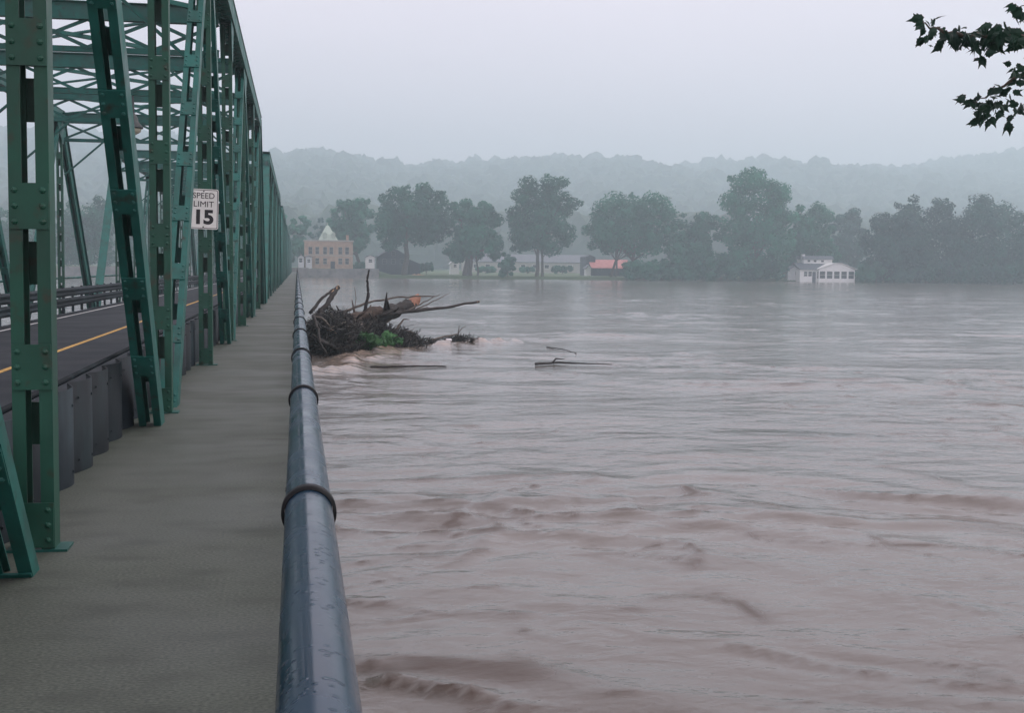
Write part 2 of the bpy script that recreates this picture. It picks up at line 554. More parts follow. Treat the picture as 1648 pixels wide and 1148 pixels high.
# ------------------------------------------------------------------ river
def graded(c, lo, hi, d0, k):
    a = [c]
    while a[-1] < hi: a.append(a[-1] + max(d0, k * abs(a[-1] - c)))
    b = [c]
    while b[-1] > lo: b.append(b[-1] - max(d0, k * abs(b[-1] - c)))
    return np.array(sorted(set(b + a)))
ys = [2.2]
while ys[-1] < SHORE + 3:
    ys.append(ys[-1] + (.25 if ys[-1] < 6.5 else max(.075, .0085 * ys[-1])))
ys = np.array(ys)
xs = graded(3.5, -1480, 2280, .11, .014)
X, Y = np.meshgrid(xs, ys)
def waves(X, Y):
    # current runs along X; long shallow swells, braided shear lines, chop
    wx = X + 2.2 * vnoise(X / 6, Y / 5, 11)
    bend = 1.6 * vnoise(X / 6, Y / 4.5, 12) + .55 * vnoise(X / 2.2, Y / 1.8, 13)
    wy = Y + .24 * X + bend
    vy_ = Y - .10 * X + .8 * bend
    z = .070 * vnoise(wx / 4.5, wy / 2.0, 1) + .040 * vnoise(wx / 2.2, vy_ / .95, 2)
    gate = np.clip(vnoise(X / 6 + 3, Y / 3.5, 6) * 2.2 + .35, 0, 1)
    gate2 = np.clip(vnoise(X / 4 + 31, Y / 2.5, 16) * 2.5 + .2, 0, 1)
    r = 1 - np.abs(vnoise(wx / 3.6, wy / 1.25, 5))
    z += .075 * r ** 7 * gate
    r2 = 1 - np.abs(vnoise(wx / 1.3, vy_ / .55, 15))
    z += .030 * r2 ** 6 * gate2
    z += .022 * vnoise(wx / .7, wy / .36, 3) * (.35 + gate) + .016 * vnoise(wx / .42, vy_ / .26, 23) * (.3 + gate2)
    z += .10 * vnoise(X / 16, Y / 7, 8) * np.clip(Y / 40, 0, 1)
    patch = .55 + .75 * np.clip(vnoise(X / 7 + 9, Y / 5, 9) + .2, 0, 1)
    z = z * patch * .72
    fade = np.clip(1.25 - Y / 60, 0, 1)
    speck = np.clip(vnoise(X / 1.3, Y / .6, 33) * 1.5 + .6, 0, 1)
    r3 = 1 - np.abs(vnoise(wx / 2.2, wy / .42, 61))
    silt = (np.clip(r ** 26 * gate, 0, 1) * speck + np.clip(r2 ** 18 * gate2, 0, 1) * speck + np.clip(r3 ** 20, 0, 1) * np.clip(gate + gate2 - .4, 0, 1) * speck * .8) * fade
    # breaking crests close under the rail, thick with silt
    for (a0, a1, hgt) in (((600, 1070), (628, 1100), .035), ((628, 1100), (770, 1130), .085), ((770, 1130), (830, 1150), .04), ((565, 972), (690, 988), .04), ((690, 988), (850, 990), .025),
                          ((978, 1122), (1008, 1122), .05), ((1170, 1040), (1400, 1090), .035), ((1400, 1090), (1640, 1112), .035), ((1440, 960), (1600, 990), .025)):
        p, q = wat(*a0), wat(*a1)
        d = q - p
        L2 = d.x * d.x + d.y * d.y
        t = np.clip(((X - p.x) * d.x + (Y - p.y) * d.y) / L2, 0, 1)
        ex, ey = X - (p.x + t * d.x), Y - (p.y + t * d.y)
        ey = ey + .05 * vnoise(X / .22, Y / .3, 41)
        dd = np.sqrt(ex * ex + ey * ey)
        prof = np.exp(-(dd / np.where(ey < 0, .045, .13)) ** 2) * (.6 + .5 * vnoise(X / .25, Y / .25, 42))
        z = z + hgt * np.clip(prof, 0, 2)
        silt = silt + np.clip(np.exp(-(dd / .05) ** 2) * (hgt / .06), 0, 1) * .8 * (ey < .03)
    # froth and standing wave along the front of the driftwood heap
    foam = np.zeros_like(z)
    fp = [wat(a, b) for a, b in ((496, 600), (530, 594), (565, 584), (600, 575), (640, 567), (690, 559), (770, 554), (830, 550))]
    for k, (p, q) in enumerate(zip(fp[:-1], fp[1:])):
        d = q - p
        t = np.clip(((X - p.x) * d.x + (Y - p.y) * d.y) / (d.x * d.x + d.y * d.y), 0, 1)
        dd = np.hypot(X - (p.x + t * d.x), (Y - (p.y + t * d.y)) * .55)
        w_ = np.exp(-(dd / (.75 if k < 4 else .4)) ** 2)
        foam = np.maximum(foam, w_ * (1.0 if k < 4 else .75))
    turb = vnoise(X / .55, Y / .8, 51) + .6 * vnoise(X / .25, Y / .5, 52)
    z = z + foam * (.16 + .12 * turb)
    foam = np.clip(foam * (.75 + .6 * turb), 0, 1)
    return z, np.clip(silt, 0, 1), foam
Zw, silt, froth = waves(X, Y)
Zw = WATER + Zw
idx = np.arange(X.size).reshape(X.shape)
quads = np.stack([idx[:-1, :-1], idx[:-1, 1:], idx[1:, 1:], idx[1:, :-1]], -1).reshape(-1, 4)
river = obj('river', fast_mesh('river', np.stack([X, Y, Zw], -1).reshape(-1, 3), quads, 'muddy_water', True))
sa = river.data.attributes.new('silt', 'FLOAT', 'POINT')
sa.data.foreach_set('value', silt.astype(np.float32).ravel())
sa = river.data.attributes.new('froth', 'FLOAT', 'POINT')
sa.data.foreach_set('value', froth.astype(np.float32).ravel())
tag(river, kind='structure')

# ------------------------------------------------------------------ wooded hillside (one mass)
def ico():
    t = (1 + 5 ** .5) / 2
    v = [(-1, t, 0), (1, t, 0), (-1, -t, 0), (1, -t, 0), (0, -1, t), (0, 1, t), (0, -1, -t), (0, 1, -t), (t, 0, -1), (t, 0, 1), (-t, 0, -1), (-t, 0, 1)]
    f = [(0, 11, 5), (0, 5, 1), (0, 1, 7), (0, 7, 10), (0, 10, 11), (1, 5, 9), (5, 11, 4), (11, 10, 2), (10, 7, 6), (7, 1, 8),
         (3, 9, 4), (3, 4, 2), (3, 2, 6), (3, 6, 8), (3, 8, 9), (4, 9, 5), (2, 4, 11), (6, 2, 10), (8, 6, 7), (9, 8, 1)]
    v = [Vector(p).normalized() for p in v]
    nf, cache = [], {}
    def mid(a, b):
        k = (min(a, b), max(a, b))
        if k not in cache:
            v.append(((v[a] + v[b]) / 2).normalized())
            cache[k] = len(v) - 1
        return cache[k]
    for a, b, c in f:
        ab, bc, ca = mid(a, b), mid(b, c), mid(c, a)
        nf += [(a, ab, ca), (b, bc, ab), (c, ca, bc), (ab, bc, ca)]
    return np.array([tuple(p) for p in v]), np.array(nf)
IV, IF = ico()
def hill_forest():
    vs_, fs_ = [], []
    k = 0
    n = 0
    while n < 7000:
        y = rng.uniform(640, 1990)
        x = rng.uniform(-.36, .78) * y
        z = float(terrain(x, y))
        r = rng.uniform(6.0, 14.0)
        sc = np.array([r, r, r * rng.uniform(.85, 1.3)])
        d = 1 + rng.uniform(-.28, .28, (len(IV), 1))
        vs_.append(IV * sc * d + np.array([x, y, z + 9 + r * .4 + rng.uniform(-2, 4)]))
        fs_.append(IF + k)
        k += len(IV)
        n += 1
    return np.concatenate(vs_), np.concatenate(fs_)
hv, hf = hill_forest()
tag(obj('hillside_forest', fast_mesh('hillside_forest', hv, hf, 'leaf_hill')), 'hazy wooded ridge rising behind the far bank', 'forest', kind='stuff')

# ------------------------------------------------------------------ haze
hz = MB().box((-1530, -110, -7.5), (2330, 2290, 225)).mesh('haze', 'glass')
hz.materials.clear()
hm = bpy.data.materials.new('haze')
hm.use_nodes = True
hn = hm.node_tree.nodes
hn.clear()
ho = hn.new('ShaderNodeOutputMaterial')
hp = hn.new('ShaderNodeVolumePrincipled')
hp.inputs['Color'].default_value = (.765, .945, .995, 1)
hp.inputs['Density'].default_value = .00105
hp.inputs['Anisotropy'].default_value = .3
hm.node_tree.links.new(hp.outputs['Volume'], ho.inputs['Volume'])
hz.materials.append(hm)
tag(obj('haze', hz), 'pale morning mist hanging over the river valley', 'haze', kind='stuff')

# ------------------------------------------------------------------ the bridge
PANEL = 6.58
P1 = 7.23                                            # first post in view
XN, XF = -1.436, -8.32                              # truss planes
HW = .106                                           # half width of a member
ZT = 6.80                                           # working line of the top chord
Z0 = -.45

def member_mesh(name, length, depth, back=True):
    m = MB()
    paint = 'warm_lit_post' if name == 'post' else 'green_steel'  # posts use the green with warm light mixed into its colour
    hd = depth / 2
    for s in (-1, 1):
        xo, xi = s * HW, s * .036
        a, b = sorted((xo, xo - s * .012))
        m.box((a, -hd, 0), (b, hd, length))
        a, b = sorted((xo - s * .012, xi))
        m.box((a, -hd, 0), (b, -hd + .012, length))
        m.box((a, hd - .012, 0), (b, hd, length))
    if back:
        z = .25
        while z < length - .3:
            m.box((-HW + .004, hd + .001, z - .12), (HW - .004, hd + .011, z + .12))
            z += .9
    return m.mesh(name, paint)
def batten_mesh(paint):
    m = MB()
    m.box((-HW + .003, -.012, -.125), (HW - .003, 0, .125))
    for x in (-.073, .073):
        for z in (-.085, 0, .085):
            m.dome((x, -.012, z), .019, (0, -1, 0))
    return m.mesh('batten_plate', paint)
BATTEN = {k_: batten_mesh('warm_lit_post' if k_ == 'post' else 'green_steel') for k_ in ('post', 'diagonal')}
mesh_cache = {}
def member(span, name, p0, p1, depth, battens, first=.6, step=.88):
    p0, p1 = Vector(p0), Vector(p1)
    d = p1 - p0
    ln = d.length
    key = (name, round(ln, 2), depth, battens)
    if key not in mesh_cache:
        mesh_cache[key] = member_mesh(name, ln, depth, True)
    o = obj(name, mesh_cache[key], span, p0, (math.atan2(-d.y, d.z), 0, 0))
    if battens:
        s = first
        while s < ln - .5:
            obj('batten_plate', BATTEN[name], o, (0, -depth / 2 - .001, s))
            s += step
    return o

def truss_span(name, y0, n, label, detailed, first_counter=None):
    sp = empty(name, (0, y0, 0), label, 'bridge span', 'steel truss spans of the bridge')
    mid = None
    for X_, side in ((XN, 1), (XF, -1)):
        det = detailed
        ysn = [i * PANEL for i in range(n + 1)]
        for i in range(1, n):
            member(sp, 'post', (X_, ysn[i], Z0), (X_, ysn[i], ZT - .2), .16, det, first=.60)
            # foot angle
            MB().box((X_ - .15, ysn[i] - .10, .0), (X_ + .175, ysn[i] + .10, .014)).build('base_plate', 'green_steel', sp)
        # web diagonals: feet at the even nodes
        for i in range(1, n - 1):
            if first_counter == i:
                a, b = (X_, ysn[i + 1] - .20, Z0), (X_, ysn[i] + .3, ZT)
            elif i % 2 == 1:
                a, b = (X_, ysn[i + 1] - .62, Z0), (X_, ysn[i] + .2, ZT)
            else:
                a, b = (X_, ysn[i] + .30, Z0), (X_, ysn[i + 1] - .2, ZT)
            member(sp, 'diagonal', a, b, .12 if first_counter == i else .27, det, first=.55, step=.95)
        member(sp, 'end_post', (X_, .05, Z0), (X_, PANEL, ZT), .36, False)
        member(sp, 'end_post', (X_, n * PANEL - .05, Z0), (X_, (n - 1) * PANEL, ZT), .36, False)
        # cover plates on the sloping end posts
        for e, (ya, yb) in enumerate(((.05, PANEL), (n * PANEL - .05, (n - 1) * PANEL))):
            m = MB()
            up = Vector((0, -(ZT - Z0), (yb - ya))).normalized()
            if up.z < 0: up = -up
            off = up * .19
            m.bar(Vector((X_, ya, Z0)) + off, Vector((X_, yb, ZT)) + off, .34, .014, up=up)
            m.build('cover_plate', 'green_steel', sp)
        # top chord: plate, two webs, lacing below
        m = MB()
        ya, yb = PANEL - .25, (n - 1) * PANEL + .25
        m.box((X_ - .175, ya, 7.0), (X_ + .175, yb, 7.016))
        for s in (-1, 1):
            a, b = sorted((X_ + s * .155, X_ + s * .141))
            m.box((a, ya, 6.62), (b, yb, 7.0))
            a, b = sorted((X_ + s * .141, X_ + s * .06))
            m.box((a, ya, 6.62), (b, yb, 6.634))
        k, flip = ya + .2, 1
        while k < yb - .3:
            m.bar((X_ - .10 * flip, k, 6.61), (X_ + .10 * flip, k + .24, 6.61), .05, .012)
            k += .24
            flip = -flip
        m.build('top_chord', 'green_steel', sp)
        m = MB()
        for s in (-1, 1):
            a, b = sorted((X_ + s * .155, X_ + s * .140))
            m.box((a, -.2, -.62), (b, n * PANEL + .2, -.27))
        m.build('bottom_chord', 'green_steel', sp)
        # gussets
        for i in range(1, n):
            w = .95 if i % 2 == 1 else .5
            poly = [(-w, 6.66), (w, 6.66), (w * .92, 6.50)]
            for q in range(5):
                a = q / 4 * math.pi / 2
                poly.append((w * .92 - (w * .92 - .16) * math.sin(a), 5.95 + .5 * (1 - math.sin(a)) - .10 * (1 - math.cos(a))))
            left = [(-p, q) for p, q in poly[2:]][::-1]
            poly = poly + left
            for s in (-1, 1):
                a = X_ + s * (HW + .002)
                MB().prism([(p + ysn[i], q) for p, q in poly], 'x', min(a, a + s * .012), max(a, a + s * .012)).build('gusset_plate', 'green_steel', sp)
    # cross frames and laterals over the road
    xa, xb = XF + .16, XN - .16
    for i in range(1, n):
        y = i * PANEL
        m = MB()
        m.box((xa, y - .09, 6.94), (xb, y + .09, 6.955))
        m.box((xa, y - .008, 6.60), (xb, y + .008, 6.94))
        m.box((xa, y - .09, 6.585), (xb, y + .09, 6.60))
        m.build('top_strut', 'green_steel', sp)
        m = MB()
        m.box((xa, y - .06, 5.93), (xb, y + .06, 5.945))
        m.box((xa, y - .006, 5.945), (xb, y + .006, 6.05))
        m.build('lower_strut', 'green_steel', sp)
        nb = 5
        for q in range(nb):
            xq0 = xa + (xb - xa) * q / nb
            xq1 = xa + (xb - xa) * (q + 1) / nb
            za, zb = (6.03, 6.60) if q % 2 == 0 else (6.60, 6.03)
            MB().bar((xq0, y + .015, za), (xq1, y + .015, zb), .012, .075).build('sway_brace', 'green_steel', sp)
            MB().bar((xq0, y - .02, zb), (xq1, y - .02, za), .012, .075).build('sway_brace', 'green_steel', sp)
        for xs_, dx in ((xa, 1), (xb, -1)):
            m = MB().bar((xs_, y, 4.75), (xs_ + dx * 1.35, y, 5.95), .05, .11, up=(0, 1, 0))
            m.build('knee_brace', 'green_steel', sp)
    for i in range(1, n - 1):
        y = i * PANEL
        MB().bar((xa, y + .12, 6.82), (xb, y + PANEL - .12, 6.82), .09, .09).build('lateral_brace', 'green_steel', sp)
        MB().bar((xb, y + .12, 6.90), (xa, y + PANEL - .12, 6.90), .09, .05).build('lateral_brace', 'green_steel', sp)
    return sp

n1 = 10
y1 = P1 - 3 * PANEL                                  # the span starts behind the viewer
span1 = truss_span('truss_span', y1, n1, 'nearest green riveted steel truss span carrying the speed limit sign', True, first_counter=2)
y2 = y1 + n1 * PANEL + 1.2
proto = truss_span('truss_span', y2, 8, 'second green truss span, its pale end post just past the nearest span', False)
SP = 8 * PANEL + 1.2
names = ['third green truss span along the footway, small in the haze', 'fourth green truss span along the footway, a thin sliver in haze',
         'fifth green truss span, second last before the far bank', 'farthest green truss span, ending at the far bank']
for k in range(4):
    c = copy_tree(proto)
    c.location.y = y2 + SP * (k + 1)
    c['label'] = names[k]
BR_END = y2 + SP * 5

# deck
BR0 = -14.0
def deck():
    fw = empty('footway', (0, 0, 0))
    tag(fw, kind='structure')
    y = BR0
    while y < BR_END + 6:
        yb = min(y + 12.8, BR_END + 6)
        MB().box((-1.74, y, -.20), (.085, yb - .006, 0)).build('slab', 'concrete', fw)
        y += 12.8
    rd = MB().box((-8.05, BR0, -.30), (-1.75, BR_END + 6, -.15)).build('road', 'asphalt')
    tag(rd, kind='structure')
    xcl = -4.70
    MB().box((xcl - .055, BR0, -.149), (xcl + .055, BR_END, -.145)).build('centre_line', 'yellow_paint', rd)
    MB().box((-7.55, BR0, -.149), (-7.45, BR_END, -.145)).build('edge_line', 'white_paint', rd)
    MB().box((-2.02, BR0, -.149), (-1.93, BR_END, -.145)).build('edge_line', 'white_paint', rd)
deck()
# floor beams, stringer and footway fascia under the deck
m = MB()
m.box((.088, BR0, -.42), (.10, BR_END + 4, -.03))
fl = m.build('fascia_beam', 'green_steel')
tag(fl, 'long steel edge beam along the outer side of the footway', 'beam')

# piers
def pier(y, label):
    p = empty('bridge_pier', (0, y, -6), label, 'pier', 'stone piers under the bridge')
    m = MB()
    poly = [(-10.2, 0), (-9.2, -1.1), (-.9, -1.1), (.15, 0), (-.9, 1.1), (-9.2, 1.1)]
    n = len(poly)
    m.add([(a, b, 0) for a, b in poly] + [(a, b, 4.9) for a, b in poly],
          [tuple(range(n))[::-1], tuple(range(n, 2 * n))] + [(i, (i + 1) % n, (i + 1) % n + n, i + n) for i in range(n)])
    m.build('shaft', 'stone_pier', p)
    m = MB()
    poly = [(a * 1.0, b * 1.12) for a, b in poly]
    m.add([(a, b, 4.9) for a, b in poly] + [(a, b, 5.2) for a, b in poly],
          [tuple(range(n))[::-1], tuple(range(n, 2 * n))] + [(i, (i + 1) % n, (i + 1) % n + n, i + n) for i in range(n)])
    m.build('coping', 'stone_pier', p)
pn = ['stone pier behind the driftwood heap, under the first truss joint', 'second stone pier under the bridge beyond the driftwood', 'third stone pier under the bridge, half way over',
      'fourth stone pier under the bridge', 'fifth stone pier, nearest the far bank']
for k in range(5):
    pier(y2 - .6 + SP * k, pn[k])

# ------------------------------------------------------------------ barrier between footway and road
def barrier():
    b = empty('road_barrier', (-1.66, 0, 0), 'corrugated galvanised steel barrier between footway and road', 'barrier')
    prof = []
    w = .84
    for i in range(13):
        t = i / 12
        s = .5 - .5 * math.cos(2 * math.pi * t)
        prof.append((.095 * s ** .6, t * w))
    m = MB()
    n = len(prof)
    m.v = [(x, y, -.14) for x, y in prof] + [(x, y, .70) for x, y in prof] + [(x - .012, y, -.14) for x, y in prof] + [(x - .012, y, .70) for x, y in prof]
    for i in range(n - 1):
        m.f += [(i + 1, i, i + n, i + 1 + n)[::-1], (2 * n + i, 2 * n + i + 1, 3 * n + i + 1, 3 * n + i)[::-1], (n + i, n + i + 1, 3 * n + i + 1, 3 * n + i)]
    mv = list(m.v)
    for z_ in (.10, .58):
        m.dome((.094, w / 2, z_), .016, (1, 0, 0))
        m.dome((.045, w * .16, z_), .013, (1, 0, 0))
    me = m.mesh('panel', 'galvanised', True)
    y = -8.0
    for k in range(150):
        obj('panel', me, b, (-.035, y, 0))
        y += .845
    far = MB()
    while y < BR_END:
        far.v += []
        k0 = len(far.v)
        far.v += [(-.035 + vx_, y + vy_, vz_) for vx_, vy_, vz_ in mv[:2 * n]]
        far.f += [(i + 1 + k0, i + k0, i + n + k0, i + 1 + n + k0)[::-1] for i in range(n - 1)]
        y += .845
    fo = far.build('far_panels', 'galvanised', b, True)
    tag(fo, kind='stuff')
    MB().tube([(-.06, -8, .725), (-.06, BR_END, .725)], .022, 8).build('cap_rail', 'galvanised', b, True)
barrier()

def far_guardrail():
    b = empty('guardrail', (-8.02, 0, -.15), 'galvanised two-beam guardrail along the far side of the road', 'guardrail')
    prof = [(0, 0), (.02, .03), (.08, .06), (.08, .10), (.02, .14), (.02, .17), (.08, .21), (.08, .25), (.02, .28), (0, .31)]
    def beam(z0, L_):
        m = MB()
        n = len(prof)
        m.v = [(x, 0, z + z0) for x, z in prof] + [(x, L_, z + z0) for x, z in prof] + [(x - .006, 0, z + z0) for x, z in prof] + [(x - .006, L_, z + z0) for x, z in prof]
        for i in range(n - 1):
            m.f += [(i, i + n, i + 1 + n, i + 1), (2 * n + i, 2 * n + i + 1, 3 * n + i + 1, 3 * n + i)]
        return m.mesh('beam', 'galvanised')
    b1, b2 = beam(.58, 3.80), beam(.22, 3.80)
    post = MB().box((-.10, -.05, 0), (-.02, .05, .92)).mesh('rail_post', 'galvanised')
    y = -6.0
    while y < BR_END - 4:
        obj('beam', b1, b, (0, y, 0))
        obj('beam', b2, b, (0, y, 0))
        obj('rail_post', post, b, (0, y + .2, 0))
        obj('rail_post', post, b, (0, y + 2.1, 0))
        y += 3.81
    MB().tube([(-.9, -6, 1.18), (-.9, BR_END, 1.18)], .04, 8).build('hand_rail', 'green_steel', b)
far_guardrail()

# ------------------------------------------------------------------ pipe handrail
def railing():
    r = empty('handrail', (.024, 0, 0), 'wet dark blue pipe handrail with black collars beside the river', 'handrail')
    SPC, Z_, RAD = 2.27, 1.075, .0505
    pipe = MB().tube([(0, 0, 0), (0, SPC, 0)], RAD, 40, caps=False).mesh('pipe', 'wet_blue_paint', True)
    col = MB()
    n = 40
    k0 = 0
    for yy, rr in ((-.021, RAD + .001), (-.018, RAD + .008), (.018, RAD + .008), (.021, RAD + .001)):
        for j in range(n):
            a = 2 * math.pi * j / n
            col.v.append((rr * math.cos(a), yy, rr * math.sin(a)))
    for i in range(3):
        for j in range(n):
            a, b2 = i * n + j, i * n + (j + 1) % n
            col.f.append((a, b2, b2 + n, a + n))
    colm = col.mesh('collar', 'black_rubber', True)
    post = MB().box((-.028, -.028, 0), (.028, .028, Z_ - .03)).mesh('rail_post', 'wet_blue_paint')
    low = MB().tube([(0, 0, 0), (0, SPC, 0)], .021, 10, caps=False).mesh('lower_pipe', 'wet_blue_paint', True)
    bm = MB()
    bm.box((-.05, -.03, -.012), (.0, .03, .0))
    bm.dome((-.046, -.018, -.005), .012, (-1, 0, 0))
    bm.dome((-.046, .018, -.005), .012, (-1, 0, 0))
    br = bm.mesh('bracket', 'black_rubber')
    y = 2.66 - SPC * 4
    while y < BR_END:
        obj('pipe', pipe, r, (0, y, Z_))
        obj('collar', colm, r, (0, y, Z_))
        obj('rail_post', post, r, (0, y + .5, 0))
        obj('bracket', br, r, (0, y + .5, Z_ - .035))
        for z in (.2, .5, .8):
            obj('lower_pipe', low, r, (0, y, z))
        y += SPC
railing()

# ------------------------------------------------------------------ speed limit sign
def text_mesh(s, size, name, bold=.0, m='sign_black'):
    cu = bpy.data.curves.new(name, 'FONT')
    cu.body = s
    cu.size = size
    cu.align_x = 'CENTER'
    cu.extrude = .001
    cu.offset = bold
    o = bpy.data.objects.new(name, cu)
    COL.objects.link(o)
    dg = bpy.context.evaluated_depsgraph_get()
    me = bpy.data.meshes.new_from_object(o.evaluated_get(dg))
    bpy.data.objects.remove(o)
    me.materials.clear()
    me.materials.append(MATS[m])
    return me
def rounded(w, h, r, n=5):
    pts = []
    for cx, cy, a0 in ((w - r, h - r, 0), (-w + r, h - r, 90), (-w + r, -h + r, 180), (w - r, -h + r, 270)):
        for i in range(n):
            a = R(a0 + 90 * i / (n - 1))
            pts.append((cx + r * math.cos(a), cy + r * math.sin(a)))
    return pts
def speed_sign():
    c = at(327.5, 336.5, P1 + 2 * PANEL - .14)
    s = empty('speed_limit_sign', c, 'white rectangular speed limit 15 sign bolted to a green post', 'sign')
    s.rotation_euler = (0, R(1.5), R(4))
    MB().prism(rounded(.228, .315, .03), 'y', 0, .004).build('panel', 'sign_white', s)
    o, i_ = rounded(.216, .303, .025), rounded(.207, .294, .02)
    m = MB()
    n = len(o)
    m.add([(x, -.0012, z) for x, z in o] + [(x, -.0012, z) for x, z in i_], [(i, (i + 1) % n, (i + 1) % n + n, i + n) for i in range(n)])
    m.build('border', 'sign_black', s)
    for txt, size, z, b, sx in (('SPEED', .128, .168, .0, .98), ('LIMIT', .128, .035, .0, 1.05), ('15', .300, -.225, .0125, 1.08)):
        t = obj('lettering', text_mesh(txt, size, 'lettering', b), s, (0, -.003, z), (R(90), 0, 0))
        t.scale = (sx, 1, 1)
    for z in (-.28, .28):
        MB().dome((0, -.001, z), .012, (0, -1, 0)).build('bolt', 'galvanised', s)
speed_sign()

# hanging lamp over the road
def lamp():
    l = empty('hanging_lamp', (-4.15, P1 + 4 * PANEL, 5.93), 'grey street lamp hanging from a cross frame over the road', 'lamp')
    MB().tube([(0, 0, 0), (0, 0, -.55)], .03, 8).build('stem', 'lamp_metal', l)
    m = MB()
    m.tube([(0, 0, -.45), (0, 0, -.56), (0, 0, -.66), (0, 0, -.80), (0, 0, -.84)], [.05, .11, .13, .25, .25], 14)
    m.build('housing', 'lamp_metal', l, True)
    MB().tube([(0, 0, -.838), (0, 0, -.93), (0, 0, -1.0)], [.21, .18, .06], 14).build('lens', 'lamp_glass', l, True)
lamp()

# ------------------------------------------------------------------ far bank: walls and buildings
YB = 342.0
def slab_wall():
    w = empty('retaining_wall', (0, 331.2, 0), 'grey stone retaining wall below the brick house', 'wall')
    x = -60.0
    i = 0
    while x < WALL_X:
        xb = min(x + 7.0, WALL_X)
        MB().box((x, -.5 + .06 * (i % 2), -5), (xb - .05, .6, 1.0 + .12 * ((i * 7) % 3 - 1))).build('stone_bay', 'stone_wall', w)
        x += 7.0
        i += 1
    MB().box((WALL_X, -.4, -5), (WALL_X + .8, 14, 1.0)).build('return_wall', 'stone_wall', w)
slab_wall()

def window(parent, cx, cz, w, h, yf, frame='white_siding', bars=1):
    frame = parent.get('frame_paint', frame)
    t = .09
    m = MB()
    m.box((cx - w / 2 - t, yf - .09, cz - h / 2 - t), (cx - w / 2, yf, cz + h / 2 + t))
    m.box((cx + w / 2, yf - .09, cz - h / 2 - t), (cx + w / 2 + t, yf, cz + h / 2 + t))
    m.box((cx - w / 2, yf - .09, cz + h / 2), (cx + w / 2, yf, cz + h / 2 + t))
    m.box((cx - w / 2, yf - .12, cz - h / 2 - t), (cx + w / 2, yf, cz - h / 2))
    if bars:
        m.box((cx - w / 2, yf - .06, cz - .03), (cx + w / 2, yf - .035, cz + .03))
    o = m.build('window', frame, parent)
    MB().box((cx - w / 2, yf - .03, cz - h / 2), (cx + w / 2, yf - .005, cz + h / 2)).build('pane', 'glass', o)
    return o
def ground_z(x, y):
    return float(terrain(x, y))

def brick_house():
    a, b = at(490, 388, YB), at(568, 388, YB)
    W = b.x - a.x
    zt = at(530, 388.5, YB).z
    zg = .6
    h = empty('brick_house', (a.x, YB, 0), 'two storey red brick house with pale green pointed roof at the bridge end', 'house')
    MB().box((0, 0, zg), (W, 11, zt)).build('wall', 'brick', h)
    m = MB().box((-.25, -.25, zt), (W + .25, 11.2, zt + .35))
    m.build('cornice', 'stone_trim', h)
    MB().box((.0, -.06, (zt + zg) / 2 - .1), (W, -.004, (zt + zg) / 2 + .12)).build('string_course', 'stone_trim', h)
    k = W / 78.0
    zu, zl = at(530, 403.5, YB).z, at(530, 420.5, YB).z
    for px in (499.5, 510.5, 523, 533, 547.5, 558.5):
        window(h, (px - 490) * k, zu, .95, 1.9, 0, 'stone_trim')
    for px in (510.5, 523, 547.5, 558.5):
        window(h, (px - 490) * k, zl, .95, 1.55, 0, 'stone_trim')
    d = MB().box(((535.5 - 490) * k - .6, -.05, zg), ((535.5 - 490) * k + .6, -.003, zg + 2.3)).build('door', 'dark_siding', h)
    MB().dome(((535.5 - 490) * k + .4, -.05, zg + 1.1), .06).build('handle', 'galvanised', d)
    # steep copper-green roof
    x0, x1 = (512.5 - 490) * k, (544 - 490) * k
    xm = (527.5 - 490) * k
    z0, z1 = zt + .35, at(527, 363, YB + 4).z
    m = MB()
    m.add([(x0, .8, z0), (x1, .8, z0), (x1, 8, z0), (x0, 8, z0), (xm - .35, 4.2, z1), (xm + .35, 4.2, z1), (xm + .35, 4.9, z1), (xm - .35, 4.9, z1)],
          [(0, 1, 5, 4), (1, 2, 6, 5), (2, 3, 7, 6), (3, 0, 4, 7), (4, 5, 6, 7), (0, 3, 2, 1)])
    rf = m.build('roof', 'copper_green', h)
    MB().tube([(xm, 4.55, z1), (xm, 4.55, z1 + .9)], [.12, .03], 6).build('finial', 'copper_green', rf)
    for px in (523, 537):
        cx = (px - 490) * k
        zc = z0 + (z1 - z0) * .30
        m = MB()
        m.box((cx - .45, .95, zc - .7), (cx + .45, 2.6, zc + .45))
        m.prism([(cx - .6, zc + .45), (cx + .6, zc + .45), (cx, zc + 1.1)], 'y', .85, 2.8)
        dm = m.build('dormer', 'copper_green', rf)
    MB().box((W - 1.6, 6, zt + .35), (W - .9, 6.8, zt + 1.9)).build('chimney', 'brick', rf)
brick_house()

